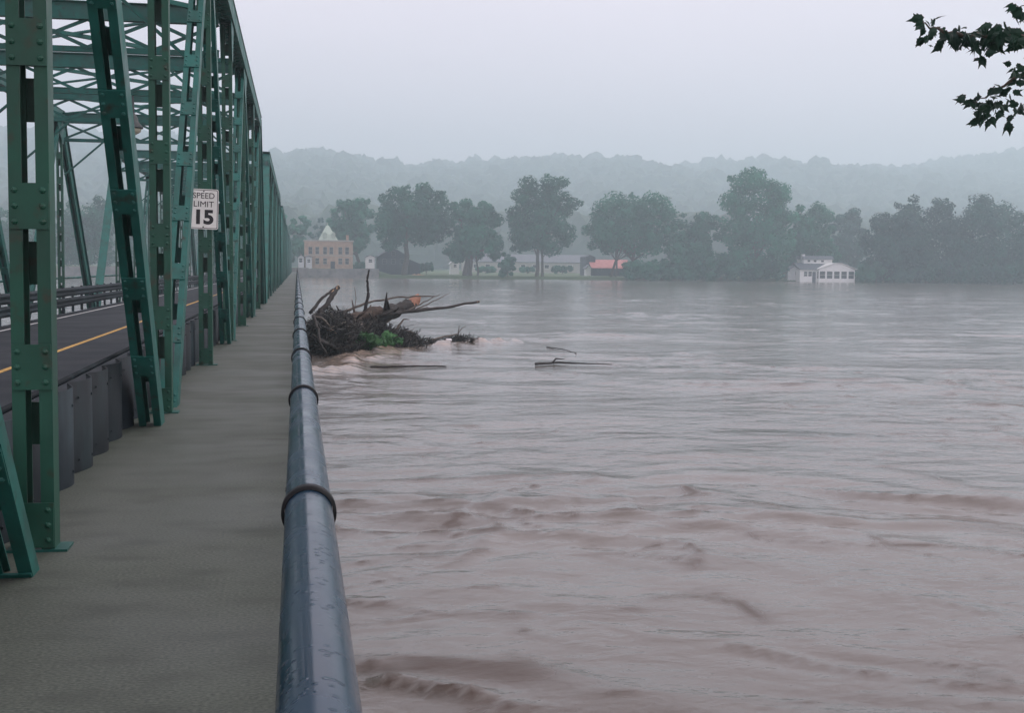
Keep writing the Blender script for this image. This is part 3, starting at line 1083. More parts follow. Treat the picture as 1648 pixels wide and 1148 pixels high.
def gable_house(name, px0, px1, py_eave, py_peak, Yp, wall, roof, label, depth=9, ridge='y', zg=None, wins=(), over=.35, cat='house'):
    a, b = at(px0, py_eave, Yp), at(px1, py_eave, Yp)
    W = b.x - a.x
    ze = a.z
    zp = at((px0 + px1) / 2, py_peak, Yp).z
    zg = ground_z(a.x + W / 2, Yp) - .3 if zg is None else zg
    h = empty(name, (a.x, Yp, 0), label, cat)
    if wall == 'dark_siding': h['frame_paint'] = 'grey_roof'
    t = .18
    if ridge == 'y':                                  # gable faces the river
        MB().prism([(0, zg), (W, zg), (W, ze), (W / 2, zp), (0, ze)], 'y', 0, depth).build('wall', wall, h)
        s = (zp - ze) / (W / 2)
        for sg in (0, 1):
            x0, x1 = (-over, W / 2) if sg == 0 else (W / 2, W + over)
            f = lambda x: (ze + s * x if sg == 0 else ze + s * (W - x)) + .02
            MB().prism([(x0, f(x0)), (x1, f(x1)), (x1, f(x1) + t), (x0, f(x0) + t)], 'y', -over, depth + over).build('roof', roof, h)
    else:                                             # ridge along the river
        MB().prism([(0, zg), (depth, zg), (depth, ze), (depth / 2, zp), (0, ze)], 'x', 0, W).build('wall', wall, h)
        s = (zp - ze) / (depth / 2)
        for sg in (0, 1):
            y0, y1 = (-over, depth / 2) if sg == 0 else (depth / 2, depth + over)
            f = lambda y: (ze + s * y if sg == 0 else ze + s * (depth - y)) + .02
            MB().prism([(y0, f(y0)), (y1, f(y1)), (y1, f(y1) + t), (y0, f(y0) + t)], 'x', -over, W + over).build('roof', roof, h)
    k = W / (px1 - px0)
    for wx_, wy_, ww, wh in wins:
        window(h, (wx_ - px0) * k, at(wx_, wy_, Yp).z, ww, wh, 0)
    return h, k, W, ze, zp, zg
# dark barn and lean-to
h, k, W, ze, zp, zg = gable_house('dark_barn', 609, 657, 413, 399, 344, 'dark_siding', 'slate_roof',
    'dark navy gabled barn behind the leaning riverside tree', 10, 'y', wins=((619, 421, 1.0, 1.2), (633, 421, 1.0, 1.2), (647, 421, 1.0, 1.2), (633, 408, .9, 1.1)))
m = MB().prism([(W + .4, zg), (W + 3.4, zg), (W + 3.4, ze - 1.9), (W + .4, ze - .7)], 'y', .5, 8)
m.build('lean_to', 'dark_siding', h)
# pale little buildings
gable_house('pale_kiosk', 589, 603, 414, 411, 340, 'white_siding', 'grey_roof', 'small white hut between the brick house and the dark barn', 4, 'y', wins=((596, 420, .9, .8),), cat='hut')
gable_house('white_cottage', 480, 489, 414, 410.5, 338, 'pale_wall', 'grey_roof', 'small white cottage at the bridge end, left of the brick house', 5, 'y', wins=((484, 419, .9, 1.1),), cat='house')
gable_house('pale_annex', 492, 502, 414, 412.5, 338.5, 'pale_wall', 'grey_roof', 'low pale annex against the front of the brick house', 2.6, 'y', wins=((497, 420, .8, .9),), cat='annex')
gable_house('white_shed', 726, 739, 424, 417, 362, 'white_siding', 'pale_wall', 'small white gabled shed behind the thick pale tree trunk', 4, 'y', wins=((732.5, 428, .8, .8),), cat='shed')
h, k, W, ze, zp, zg = gable_house('long_warehouse', 752, 948, 421, 410, 430, 'stone_trim', 'grey_roof', 'long low grey roofed warehouse behind the riverside trees', 16, 'x', cat='warehouse')
x = 3.0
while x < W - 3:
    window(h, x, ze - 1.5, 1.6, 1.2, 0, 'white_siding', 0)
    x += 4.2
# red roofed house
h, k, W, ze, zp, zg = gable_house('red_roofed_house', 953, 1014, 431, 419, 356, 'dark_siding', 'red_roof', 'dark house with bright red roof at the water edge', 8, 'x',
    wins=((965, 434.5, .9, .8), (985, 434.5, .9, .8), (1003, 434.5, .9, .8)))
MB().prism([(-1.5, zg), (-1.5, zp + .9), (.0, zp + 1.5), (1.6, zp + .9), (1.6, zg)], 'y', 2.6, 9.5).build('tall_gable', 'slate_roof', h)
gable_house('small_white_shed', 944, 951, 431, 427, 356, 'white_siding', 'grey_roof', 'tiny white lean shed beside the red roofed house', 3, 'y', cat='shed')

def white_house():
    Yp = 327.0
    zg = WATER - 1.0
    a = at(1318, 440, Yp)
    e = at(1376, 440, Yp)
    h = empty('white_river_house', (a.x, Yp, 0), 'white riverside house with five window sunroom standing in the flood', 'house')
    W = e.x - a.x
    k = W / 58
    ze, zp = at(1347, 434, Yp).z, at(1347, 424.5, Yp).z
    zmid_t, zmid_b = at(1347, 437, Yp).z, at(1347, 448.5, Yp).z
    # sunroom: sill wall, posts, head and gable; window bays stay open behind glass
    MB().box((0, 0, zg), (W, 6, zmid_b)).build('sill_wall', 'white_siding', h)
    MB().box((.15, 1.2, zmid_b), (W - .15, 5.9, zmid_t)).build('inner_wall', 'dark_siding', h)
    MB().prism([(0, zmid_t), (W, zmid_t), (W, ze), (W / 2 + 1.2, zp), (W / 2 - .9, zp), (0, ze)], 'y', 0, 6).build('gable', 'white_siding', h)
    nb = 5
    bw = W / nb
    for i in range(nb + 1):
        x = i * bw
        MB().box((max(0, x - .22), 0.01, zmid_b), (min(W, x + .22), .3, zmid_t)).build('post', 'white_siding', h)
    for i in range(nb):
        m = MB()
        x0, x1 = i * bw + .22, (i + 1) * bw - .22
        if i == 0: x0 = .22
        m.box((x0, .08, zmid_b), (x0 + .08, .16, zmid_t))
        m.box((x1 - .08, .08, zmid_b), (x1, .16, zmid_t))
        m.box((x0 + .08, .08, (zmid_b + zmid_t) / 2 - .04), (x1 - .08, .16, (zmid_b + zmid_t) / 2 + .04))
        w = m.build('window', 'pale_wall', h)
        MB().box((x0, .10, zmid_b), (x1, .13, zmid_t)).build('pane', 'glass', w)
    # roof behind the gable
    MB().prism([(-.5, ze + .02), (W / 2 - .9, zp + .05), (W / 2 + 1.2, zp + .05), (W + .5, ze + .02), (W + .5, ze + .15), (W / 2 + 1.2, zp + .2), (W / 2 - .9, zp + .2), (-.5, ze + .15)],
               'y', -.25, 8).build('sunroom_roof', 'white_siding', h)
    # left wing
    xl = (1290 - 1318) * k
    zw = at(1300, 434, Yp).z
    MB().box((xl, 1.0, zg), (-.02, 9, zw)).build('wing_wall', 'white_siding', h)
    window(h, (1299 - 1318) * k, at(1299, 441, Yp).z, 1.0, 1.3, 1.0)
    window(h, (1306 - 1318) * k, at(1306, 441, Yp).z, 1.0, 1.3, 1.0)
    MB().box(((1312.5 - 1318) * k - .5, .95, zg + .6), ((1312.5 - 1318) * k + .5, .997, zw - .6)).build('door', 'slate_roof', h)
    zr = at(1320, 424, Yp).z
    MB().prism([(.4, zw), (5.2, zr), (9.4, zw), (9.4, zw + .16), (5.2, zr + .16), (.4, zw + .16)], 'x', xl - .4, W * .5).build('wing_roof', 'slate_roof', h)
    # upper storey
    xu0, xu1 = (1304 - 1318) * k, (1350 - 1318) * k
    zu = at(1330, 417.5, Yp).z
    MB().box((xu0, 4.6, zw), (xu1, 9.6, zu)).build('upper_wall', 'white_siding', h)
    for px in (1312, 1322, 1334):
        window(h, (px - 1318) * k, (zu + zr) / 2 + .1, .8, .55, 4.6, 'white_siding', 0)
    MB().prism([(4.0, zu + .02), (10.2, zu + .02), (9.2, zu + 1.0), (5.2, zu + 1.0)], 'x', xu0 - .3, xu1 + .3).build('upper_roof', 'slate_roof', h)
    zc = at(1305, 409, Yp).z
    MB().box((xu0 - .35, 5.0, zw), (xu0 + .5, 6.2, zc)).build('chimney', 'pale_wall', h)
    # old boathouse to the left
    gable_house('pale_boathouse', 1268, 1289, 435, 429, Yp + 4, 'pale_wall', 'grey_roof', 'weathered pale boathouse half hidden left of the white river house', 6, 'y', zg=zg, wins=((1282, 440, .8, 1.0),), cat='boathouse')
white_house()
# tan earth bank
c = at(672, 440, 333)
m = MB()
nx_, ny_ = 14, 8
for j in range(ny_):
    for i in range(nx_):
        u, v = i / (nx_ - 1) * 2 - 1, j / (ny_ - 1) * 2 - 1
        zz = max(0, 1 - u * u) ** .6 * max(0, 1 - v * v) ** .5 * (1.15 + .25 * math.sin(i * 2.3 + j))
        m.v.append((u * 3.2, v * 2.2, zz - .6))
for j in range(ny_ - 1):
    for i in range(nx_ - 1):
        q = j * nx_ + i
        m.f.append((q, q + 1, q + nx_ + 1, q + nx_))
tag(m.build('earth_mound', 'tan_mound', None, False, (c.x, 333.5, -.9)), 'low orange-brown earth mound on the bank beside the leaning tree', 'mound')

# ------------------------------------------------------------------ trees on the far bank
def leaves(lobes, n, size, r_):
    """lobes: array (k,4) centre + radius; quads of leaf clumps spread through the lobes"""
    lobes = np.asarray(lobes, float)
    w = lobes[:, 3] ** 2
    pick = r_.choice(len(lobes), n, p=w / w.sum())
    d = r_.normal(size=(n, 3))
    d /= np.linalg.norm(d, axis=1, keepdims=True)
    rad = lobes[pick, 3] * (.30 + .72 * r_.random(n) ** .5 + .16 * r_.random(n) ** 3)
    pos = lobes[pick, :3] + d * rad[:, None] * np.array([1, 1, .82])
    nrm = d * 1.3 + r_.normal(size=(n, 3)) * .45 + np.array([0, 0, .3])
    nrm /= np.linalg.norm(nrm, axis=1, keepdims=True)
    t = np.cross(nrm, r_.normal(size=(n, 3)))
    t /= np.linalg.norm(t, axis=1, keepdims=True) + 1e-6
    b = np.cross(nrm, t)
    s = size * (.5 + r_.random(n))[:, None]
    a = s * (.6 + .5 * r_.random(n))[:, None]
    q = np.stack([pos - t * s, pos - b * a * .8 + t * s * .1, pos + t * s * 1.1, pos + b * a * .9 - t * s * .15], 1).reshape(-1, 3)
    return q, np.arange(4 * n).reshape(-1, 4)

tree_id = [0]
def tree(name, label, px0, px1, py_top, py_bot, Yp, trunks, py_ground=446, n=6500, size=.36, m='leaf_far', depth=.75, group='trees along the far bank', nl=26, fill=.30, lean=0.0, cat='tree'):
    tree_id[0] += 1
    r_ = np.random.default_rng(100 + tree_id[0])
    xa, xb = at(px0, 400, Yp).x, at(px1, 400, Yp).x
    pc = (px0 + px1) / 2
    zt, zb = at(pc, py_top, Yp).z, at(pc, py_bot, Yp).z
    cx, W, H = (xa + xb) / 2, (xb - xa) / 2, zt - zb
    zg = at(pc, py_ground, Yp).z - .8
    root = empty(name, (cx, Yp, zg), label, cat, group)
    off = np.array([cx, Yp, zg])
    lobes = [(cx, Yp, zb + H * .42, min(W, H * .5) * .62), (cx + W * .12, Yp, zb + H * .66, min(W, H * .5) * .45), (cx - W * .2, Yp, zb + H * .3, min(W, H * .5) * .5)]
    for i in range(nl - 1):
        h = (i + .5) / nl
        h = min(max(h + r_.uniform(-.06, .06), .03), .97)
        wp = math.sqrt(max(.05, 1 - ((h - .45) / .62) ** 2))
        u_ = ((i * .618034) % 1) * 2 - 1 + r_.uniform(-.15, .15)
        u_ = max(-1, min(1, math.copysign(abs(u_) ** .7, u_)))
        rad = W * r_.uniform(fill * .5, fill * 1.35) * (1.0 - .30 * h)
        lx = cx + u_ * max(0, W * wp - rad * .7) + lean * h * W
        ly = Yp + r_.uniform(-1, 1) * W * wp * depth * math.sqrt(max(.05, 1 - u_ * u_))
        lz = zb + rad * .6 + h * max(.1, H - rad * 1.5)
        lobes.append((lx, ly, lz, rad))
    # outer sprays break up the outline
    for i in range(nl):
        lx, ly, lz, rad = lobes[r_.integers(nl)]
        a = r_.uniform(0, 2 * math.pi)
        q = rad * .95
        lobes.append((lx + math.cos(a) * q, ly + r_.uniform(-1, 1) * q, min(lz + math.sin(a) * q * .9, zt - rad * .2), rad * r_.uniform(.25, .45)))
    q, f = leaves(np.array(lobes) - np.array([*off, 0]), int(n * 1.75), size * .95, r_)
    obj('crown', fast_mesh('crown', q, f, m), root)
    for ti, (tpx, rad) in enumerate(trunks):
        base = Vector((at(tpx, py_ground, Yp).x, Yp + .4 * ti, zg))
        topz = zb + H * .55
        top = Vector((cx + (base.x - cx) * .35, Yp, topz))
        pts, rr = [], []
        for i in range(7):
            t = i / 6
            p = base.lerp(top, t) + Vector((r_.normal() * .18 * W * .15, r_.normal() * .2, 0)) * (1 if 0 < i else 0)
            pts.append(p - Vector(off))
            rr.append(rad * (1.25 if i == 0 else 1) * (1 - .65 * t))
        MB().tube(pts, rr, 9).build('trunk', 'bark', root, True)
        big = sorted(lobes[:nl], key=lambda l_: -l_[3])
        for l_ in [lobes[int(j)] for j in r_.choice(nl, 5, replace=False)]:
            t = r_.uniform(.35, .85)
            st = Vector(pts[int(t * 6)])
            en = Vector(l_[:3]) - Vector(off)
            mid = st.lerp(en, .5) + Vector((0, 0, -.06 * (en - st).length))
            MB().tube([st, mid, en], [rad * .42, rad * .28, rad * .08], 6).build('limb', 'bark', root, True)
    return root

T = tree
T('riverside_tree', 'rounded tree overhanging the right end of the brick house', 522, 606, 308, 405, 360, ((577, .6),), 436)
T('riverside_tree', 'very broad tallish tree in front of the dark barn', 600, 735, 289, 396, 334, ((650, .85),), 446, n=10500, nl=34)
T('riverside_tree', 'wide low-crowned tree with thick forked trunk by the white shed', 714, 812, 312, 425, 334, ((748, .8), (757, .7), (768, .3)), 447, n=8500, nl=30)
T('riverside_tree', 'tall oval tree with two slim parallel trunks mid bank', 812, 932, 272, 412, 333, ((862, .55), (873, .42)), 450, n=10000, nl=34)
T('riverside_tree', 'broad domed tree shading the red roofed house', 944, 1092, 300, 412, 334, ((982, .40), (989, .3), (1022, .6)), 450, n=10500, nl=34)
T('riverside_tree', 'smaller tree wedged right of the broad domed tree', 1066, 1162, 335, 450, 335, ((1115, .5),), 452, n=8000)
T('riverside_tree', 'tallest tree of the row with ragged upright crown', 1152, 1280, 263, 440, 334, ((1215, .8),), 454, n=12500, nl=38)
T('riverside_tree', 'tree directly behind the white river house', 1252, 1352, 318, 440, 342, ((1300, .6),), 452, n=8000)
T('riverside_tree', 'bluish farther tree right of the white river house', 1325, 1398, 330, 445, 385, ((1362, .5),), 452, n=6000, m='leaf_dark', size=.42)
T('riverside_tree', 'dark spreading tree right of the white river house at the water', 1388, 1500, 322, 456, 326, ((1440, .7),), 457, n=10500, m='leaf_dark', nl=32)
T('riverside_tree', 'dark round tree with pointed top, second from right edge', 1420, 1560, 309, 456, 330, ((1490, .8),), 458, n=11500, m='leaf_dark', nl=34)
T('riverside_tree', 'dark massive tree at the right edge of the view', 1528, 1668, 306, 459, 326, ((1600, .8),), 460, n=12500, m='leaf_dark', nl=36)
T('riverside_tree', 'dark tree cut by the right edge of the view', 1640, 1780, 312, 460, 326, ((1710, .8),), 461, n=8000, m='leaf_dark')
T('background_tree', 'small hazy tree left of the brick house by the bridge end', 460, 503, 341, 425, 372, ((482, .4),), 430, n=4500, group='trees behind the houses')
T('background_tree', 'grey hazy tree behind the pointed green roof', 495, 560, 345, 425, 410, ((520, .4),), 430, n=4500, m='leaf_dark', group='trees behind the houses')
T('background_tree', 'hazy tree seen through the truss beside the bridge end', 385, 470, 335, 425, 380, ((425, .5),), 432, n=5000, group='trees behind the houses')
T('background_tree', 'hazy broad tree seen through the truss over the road', 290, 395, 322, 430, 372, ((340, .5),), 434, n=6000, group='trees behind the houses')
T('background_tree', 'hazy tall tree seen left through the truss', 190, 300, 315, 432, 362, ((245, .5),), 436, n=6000, group='trees behind the houses')
T('background_tree', 'hazy tree seen behind the second post from the left', 80, 200, 310, 432, 352, ((140, .5),), 437, n=6500, group='trees behind the houses')
T('background_tree', 'hazy tree seen at the far left behind the first post', -40, 95, 322, 434, 348, ((30, .5),), 438, n=6500, group='trees behind the houses')
B_ = dict(group='shrubs on the far bank', cat='shrub')
T('shrub', 'upright bush in the water between the white shed and twin-trunked tree', 801, 833, 402, 448, 331.5, ((817, .15),), 449, n=1500, size=.28, nl=12, **B_)
shr = [(1000, 1075, 415, 'leafy shrub at the water right of the red roofed house'), (1060, 1135, 405, 'tall shrub below the wedged smaller tree'),
       (1120, 1200, 398, 'tall shrub below the tallest tree, left side'), (1185, 1262, 402, 'tall shrub below the tallest tree, right side'),
       (1378, 1440, 415, 'round shrub right against the white river house'), (1430, 1510, 412, 'dark shrub under the second dark tree from the right'),
       (1500, 1590, 408, 'dark shrub between the two dark trees at right'), (1575, 1665, 406, 'dark shrub at the water by the right edge')]
for i, (a, b, t_, lab) in enumerate(shr):
    T('shrub', lab, a, b, t_, 452 + i * .8, 330.5 if i < 4 else 325, (((a + b) / 2, .15),), 453 + i, n=3600, size=.32, nl=18, m='leaf_far' if i < 5 else 'leaf_dark', **B_)
for a, b, t_, lab, yy in ((672, 700, 420, 'round clipped shrub right of the dark barn', 350), (560, 600, 418, 'dark shrub behind the retaining wall', 345),
                          (835, 862, 428, 'low hedge clump before the warehouse', 390), (885, 925, 426, 'long low hedge clump right of the twin trunks', 392),
                          (765, 800, 427, 'low hedge clump right of the forked tree', 388), (1248, 1272, 425, 'bush hiding the left of the boathouse', 330)):
    T('shrub', lab, a, b, t_, 438, yy, (((a + b) / 2, .12),), 440, n=1200, size=.28, nl=10, **B_)

# ------------------------------------------------------------------ driftwood heap against the pier
def limb(name, label, pts, r0, r1, m='wet_bark', n=8, tip=None, tip_len=.0, cat='branch', group='driftwood caught on the bridge pier', jitter=.013):
    P = [at(*p) for p in pts]
    base = P[0].copy()
    Q, rr = [], []
    r_ = np.random.default_rng(int(abs(base.x * 1000 + base.z * 77)) + len(label))
    sub = 10 if r0 > .15 else 5
    tot = (len(P) - 1) * sub
    for i in range(len(P) - 1):
        for k in range(sub):
            t = k / sub
            q = P[i].lerp(P[i + 1], t) - base
            ln = (P[i + 1] - P[i]).length
            if i + k:
                q += Vector(r_.normal(size=3) * jitter * min(1, ln))
            Q.append(q)
            s = (i * sub + k) / tot
            rr.append((r0 + (r1 - r0) * s) * (1 + r_.normal() * .03))
    Q.append(P[-1] - base)
    rr.append(r1)
    root = empty(name, base, label, cat, group)
    tb = MB().tube(Q, rr, n)
    if r0 > .06:
        for k_ in range(len(tb.v)):
            ring = min(k_ // n, len(Q) - 1)
            c_ = Q[ring]
            w_ = Vector(tb.v[k_])
            f_ = 1 + .22 * math.sin(ring * 2.1 + (k_ % n) * 1.7) * math.sin((k_ % n) * 2.6 + ring * .9) + r_.normal() * .07
            tb.v[k_] = tuple(c_ + (w_ - c_) * f_)
        for _ in range(5 if r0 > .15 else 2):
            ring = r_.integers(1, int(len(Q) * .62))
            a_ = Vector(r_.normal(size=3)).normalized()
            a_.z = abs(a_.z)
            ln_ = r0 * r_.uniform(1.3, 3.0)
            tb.tube([Q[ring], Q[ring] + a_ * (rr[ring] + ln_ * .4), Q[ring] + a_ * (rr[ring] + ln_) + Vector((0, 0, .3 * r0))], [r0 * .3, r0 * .2, r0 * .07], 5)
    tb.build('stem', m, root, True)
    if tip:
        d = (Q[-1] - Q[-2]).normalized()
        mm = MB()
        u = d.cross(Vector((0, 0, 1))).normalized()
        v = u.cross(d)
        st = Q[-1] - d * tip_len
        nn = 9
        k0 = 0
        for j in range(nn):
            a = 2 * math.pi * j / nn
            mm.v.append(tuple(st + (u * math.cos(a) + v * math.sin(a)) * r1 * 1.06))
        for j in range(nn):
            a = 2 * math.pi * j / nn
            mm.v.append(tuple(Q[-1] + d * (.1 + .28 * r_.random()) * (r1 * 2.2) + (u * math.cos(a) + v * math.sin(a)) * r1 * .75))
        mm.v.append(tuple(Q[-1] + d * r1 * .2))
        for j in range(nn):
            mm.f.append((j, (j + 1) % nn, (j + 1) % nn + nn, j + nn))
            mm.f.append((j + nn, (j + 1) % nn + nn, 2 * nn))
        mm.build('broken_end', tip, root)
    return root, Q, rr

root, Q, rr = limb('tree_trunk', 'thick dark log with freshly cut orange end jutting from the heap', [(556, 524, 44), (620, 505, 45.5), (662, 490, 46.5)], .30, .22, n=12, cat='log')
d = (Q[-1] - Q[-2]).normalized()
mm = MB()
u = d.cross(Vector((0, 0, 1))).normalized()
v = u.cross(d)
e = Q[-1]
pts_t, k0 = [], 0
for j in range(12):
    a = 2 * math.pi * j / 12
    mm.v.append(tuple(e - d * .12 + (u * math.cos(a) + v * math.sin(a)) * .225))
for j in range(12):
    a = 2 * math.pi * j / 12
    # slanted split end: long at the top, short at the bottom
    mm.v.append(tuple(e + d * (.34 + .18 * math.sin(a) + .05 * (j % 2)) + (u * math.cos(a) + v * math.sin(a)) * .19))
mm.v.append(tuple(e + d * .25))
for j in range(12):
    mm.f += [(j, (j + 1) % 12, (j + 1) % 12 + 12, j + 12), (j + 12, (j + 1) % 12 + 12, 24)]
mm.build('cut_end', 'raw_wood', root)
limb('tree_trunk', 'short brown split log lying behind the upright stick', [(563, 516, 43.5), (611, 499, 44.5)], .2, .17, 'brown_bark', 10, cat='log')
limb('broken_branch', 'stout snapped branch with pale splintered tip at left of heap', [(510, 512, 42), (530, 484, 42.5), (544, 462, 43)], .10, .075, tip='pale_wood', tip_len=.35)
limb('broken_branch', 'thinner crossed branch leaning left beside the snapped branch', [(499, 504, 42), (520, 478, 42.5), (536, 466, 43)], .06, .04, tip='pale_wood', tip_len=.15)
limb('upright_stick', 'tall thin dark stick standing upright out of the heap', [(578, 516, 44), (588, 498, 44), (593, 472, 44), (591, 452, 44), (594, 434, 44)], .075, .03)
limb('thin_twig', 'very thin pale twig standing left of the upright stick', [(570, 506, 44.5), (573, 480, 44.5), (571, 462, 44.5)], .018, .008, 'grey_wood', 5)
limb('long_branch', 'long grey arched branch sweeping right above the cut log', [(550, 503, 45), (585, 489, 45.5), (630, 480, 46), (675, 476.5, 46.5), (700, 477, 46.8)], .05, .022, 'grey_wood')
limb('long_branch', 'long straight pole reaching farthest right over the water', [(615, 508, 45), (660, 501, 46), (715, 495, 47), (771, 485.5, 48)], .085, .04, 'wet_bark', tip='pale_wood', tip_len=.12)
limb('thin_twig', 'thin grey twig rising right past the cut end', [(650, 504, 45.8), (682, 487, 46.5), (708, 474, 47)], .035, .010, 'grey_wood', 6)
limb('thin_twig', 'thinnest forked twig rising right of the cut end', [(668, 499, 46.3), (695, 486, 46.8), (724, 472, 47.2)], .03, .008, 'grey_wood', 6)
limb('small_branch', 'small forked branch poking up in front of the long pole', [(632, 538, 45), (642, 524, 45.2), (650, 514, 45.3), (659, 514.5, 45.3)], .05, .02, 'grey_wood', 6)
limb('small_branch', 'dark bent branch dipping under the long pole', [(618, 520, 45.2), (630, 513, 45.4), (645, 503, 45.6)], .05, .03, 'wet_bark', 6)
limb('pale_root', 'pale tan crooked root across the front of the heap', [(505, 510, 41.3), (518, 512, 41.2), (528, 522, 41), (532, 528, 41), (545, 523, 41), (558, 518, 41.2)], .045, .025, 'grey_wood', 7)
limb('pale_root', 'short tan root low on the left of the heap', [(527, 530, 40.8), (536, 532, 40.8), (546, 540, 40.8)], .04, .02, 'pale_wood', 6)
limb('dark_root', 'dark curved root arching down the left face of the heap', [(504, 508, 41), (512, 530, 40.4), (515, 552, 40), (526, 570, 39.8)], .06, .035, 'wet_bark', 7)
limb('dark_root', 'dark root running low along the front of the heap', [(512, 548, 40.2), (530, 555, 40.2), (552, 566, 40.6)], .08, .05, 'wet_bark', 7)
limb('dark_root', 'forked dark root below the short split log', [(582, 520, 43.4), (578, 536, 43), (588, 546, 42.8)], .08, .03, 'grey_wood', 7)
limb('pale_stick', 'short pale stick stuck upright in the green leaves', [(602, 562, 43), (606, 554, 43), (609, 549, 43)], .045, .03, 'pale_wood', 7)
limb('small_branch', 'tiny forked sprig on the raft at the far right end', [(737, 542, 48.5), (738, 532, 48.5), (739, 524, 48.5)], .03, .012, 'grey_wood', 5)
limb('small_branch', 'tiny bent sprig leaning right on the floating raft', [(738, 536, 48.5), (743, 529, 48.5), (750, 524, 48.5)], .02, .008, 'grey_wood', 5)
limb('small_branch', 'thin stick lying along the top of the floating raft', [(690, 548, 47.5), (712, 543, 48), (735, 538, 48.5)], .05, .03, 'grey_wood', 6)

def tangle(name, label, ell, n, seed, lr=(.25, .8), rr_=(.010, .04), m='tangle'):
    r_ = np.random.default_rng(seed)
    vs_, fs_ = [], []
    k = 0
    ell = [np.array(e_, float) for e_ in ell]
    w = np.array([e_[3] * e_[5] for e_ in ell])
    for _ in range(n):
        e_ = ell[r_.choice(len(ell), p=w / w.sum())]
        d = r_.normal(size=3)
        d /= np.linalg.norm(d)
        d[2] = abs(d[2]) - .12
        c = e_[:3] + d * e_[3:] * (.35 + .65 * r_.random() ** .5)
        t = r_.normal(size=3) + np.array([.5, 0, .25])
        t /= np.linalg.norm(t)
        L_ = r_.uniform(*lr)
        ra = r_.uniform(*rr_)
        u = np.cross(t, [.3, .2, 1])
        u /= np.linalg.norm(u)
        v = np.cross(u, t)
        ring = []
        bend = r_.normal(size=3) * L_ * .12
        for q, s in ((-.5, 1), (0, .8), (.5, .35)):
            p = c + t * L_ * q + (bend if q == 0 else 0)
            for a in (0, 2.094, 4.189):
                ring.append(p + (u * math.cos(a) + v * math.sin(a)) * ra * s)
        vs_.append(np.array(ring))
        for o_ in (0, 3):
            for j in range(3):
                a, b = o_ + j, o_ + (j + 1) % 3
                fs_.append((k + a, k + b, k + b + 3, k + a + 3))
        k += 9
    o = obj(name, fast_mesh(name, np.concatenate(vs_), fs_, m))
    tag(o, label, 'driftwood', kind='stuff')
    return o
def core(name, label, ell, seed):
    """solid matted body of the heap: lumpy mounds"""
    vs_, fs_, k = [], [], 0
    r_ = np.random.default_rng(seed)
    for e_ in ell:
        e_ = np.array(e_, float)
        for _ in range(26):
            d = r_.normal(size=3)
            d /= np.linalg.norm(d)
            s = r_.uniform(.16, .34)
            vs_.append(IV * e_[3:] * s * (1 + r_.uniform(-.3, .3, (len(IV), 1))) + e_[:3] + d * e_[3:] * r_.uniform(.1, .6))
            fs_.append(IF + k)
            k += len(IV)
    o = obj(name, fast_mesh(name, np.concatenate(vs_), np.concatenate(fs_), 'tangle'))
    tag(o, label, 'driftwood', kind='stuff')
ELL = [(1.35, 42.3, -1.15, 1.0, 2.2, 1.30), (2.5, 44.2, -1.15, .95, 1.9, .95), (3.7, 45.8, -1.3, .95, 1.5, .62), (1.2, 46.5, -1.0, .9, 3.0, 1.0)]
TAIL = [(5.0, 47.6, -1.42, .9, .8, .22), (6.35, 48.6, -1.42, .85, .7, .36)]
core('root_mass', 'matted dark root mass forming the body of the driftwood heap', ELL, 5)
tangle('tangled_roots', 'tangle of dark roots and sticks over the driftwood heap', ELL, 4200, 3, (.25, 1.0), (.008, .032))
tangle('brown_twigs', 'scatter of lighter brown twigs on the driftwood heap', ELL, 420, 13, (.3, 1.1), (.008, .022), 'grey_wood')
core('debris_mat', 'flat dark debris mat trailing right from the heap', TAIL, 8)
tangle('floating_sticks', 'small sticks matted on the trailing debris raft', TAIL, 420, 4, (.2, .6), (.01, .03))
# green leafy branches caught in the heap
def leafy(label, cpx, Yp, rx, rz, n, seed):
    r_ = np.random.default_rng(seed)
    c = at(*cpx, Yp)
    root = empty('leafy_branch', c, label, 'branch', 'driftwood caught on the bridge pier')
    lob = [(r_.uniform(-rx, rx), r_.uniform(-.3, .3), r_.uniform(-rz, rz) * .7, rz * r_.uniform(.45, .8)) for _ in range(9)]
    q, f = leaves(lob, n, .085, r_)
    obj('leaves', fast_mesh('leaves', q, f, 'leaf_debris'), root)
    MB().tube([(-rx, .3, -.2), (0, .1, 0), (rx, 0, rz * .6)], [.05, .035, .012], 6).build('stem', 'wet_bark', root, True)
leafy('bright green leafy branch at the water in front of the heap', (592, 548), 41.4, .45, .26, 1300, 1)
leafy('green leafy branch right of the bright one, under the long pole', (628, 547), 42.6, .36, .24, 900, 2)
# bottle on the raft
c = at(723, 548, 47.3)
b = empty('plastic_bottle', (c.x, c.y, c.z), 'small white plastic bottle lying on the debris raft', 'bottle')
MB().tube([(-.13, 0, 0), (-.11, 0, 0), (.06, 0, .01), (.10, 0, .015)], [.05, .065, .065, .03], 10).build('body', 'plastic_white', b, True)
MB().tube([(.10, 0, .015), (.14, 0, .02)], .032, 8).build('cap', 'sign_black', b)

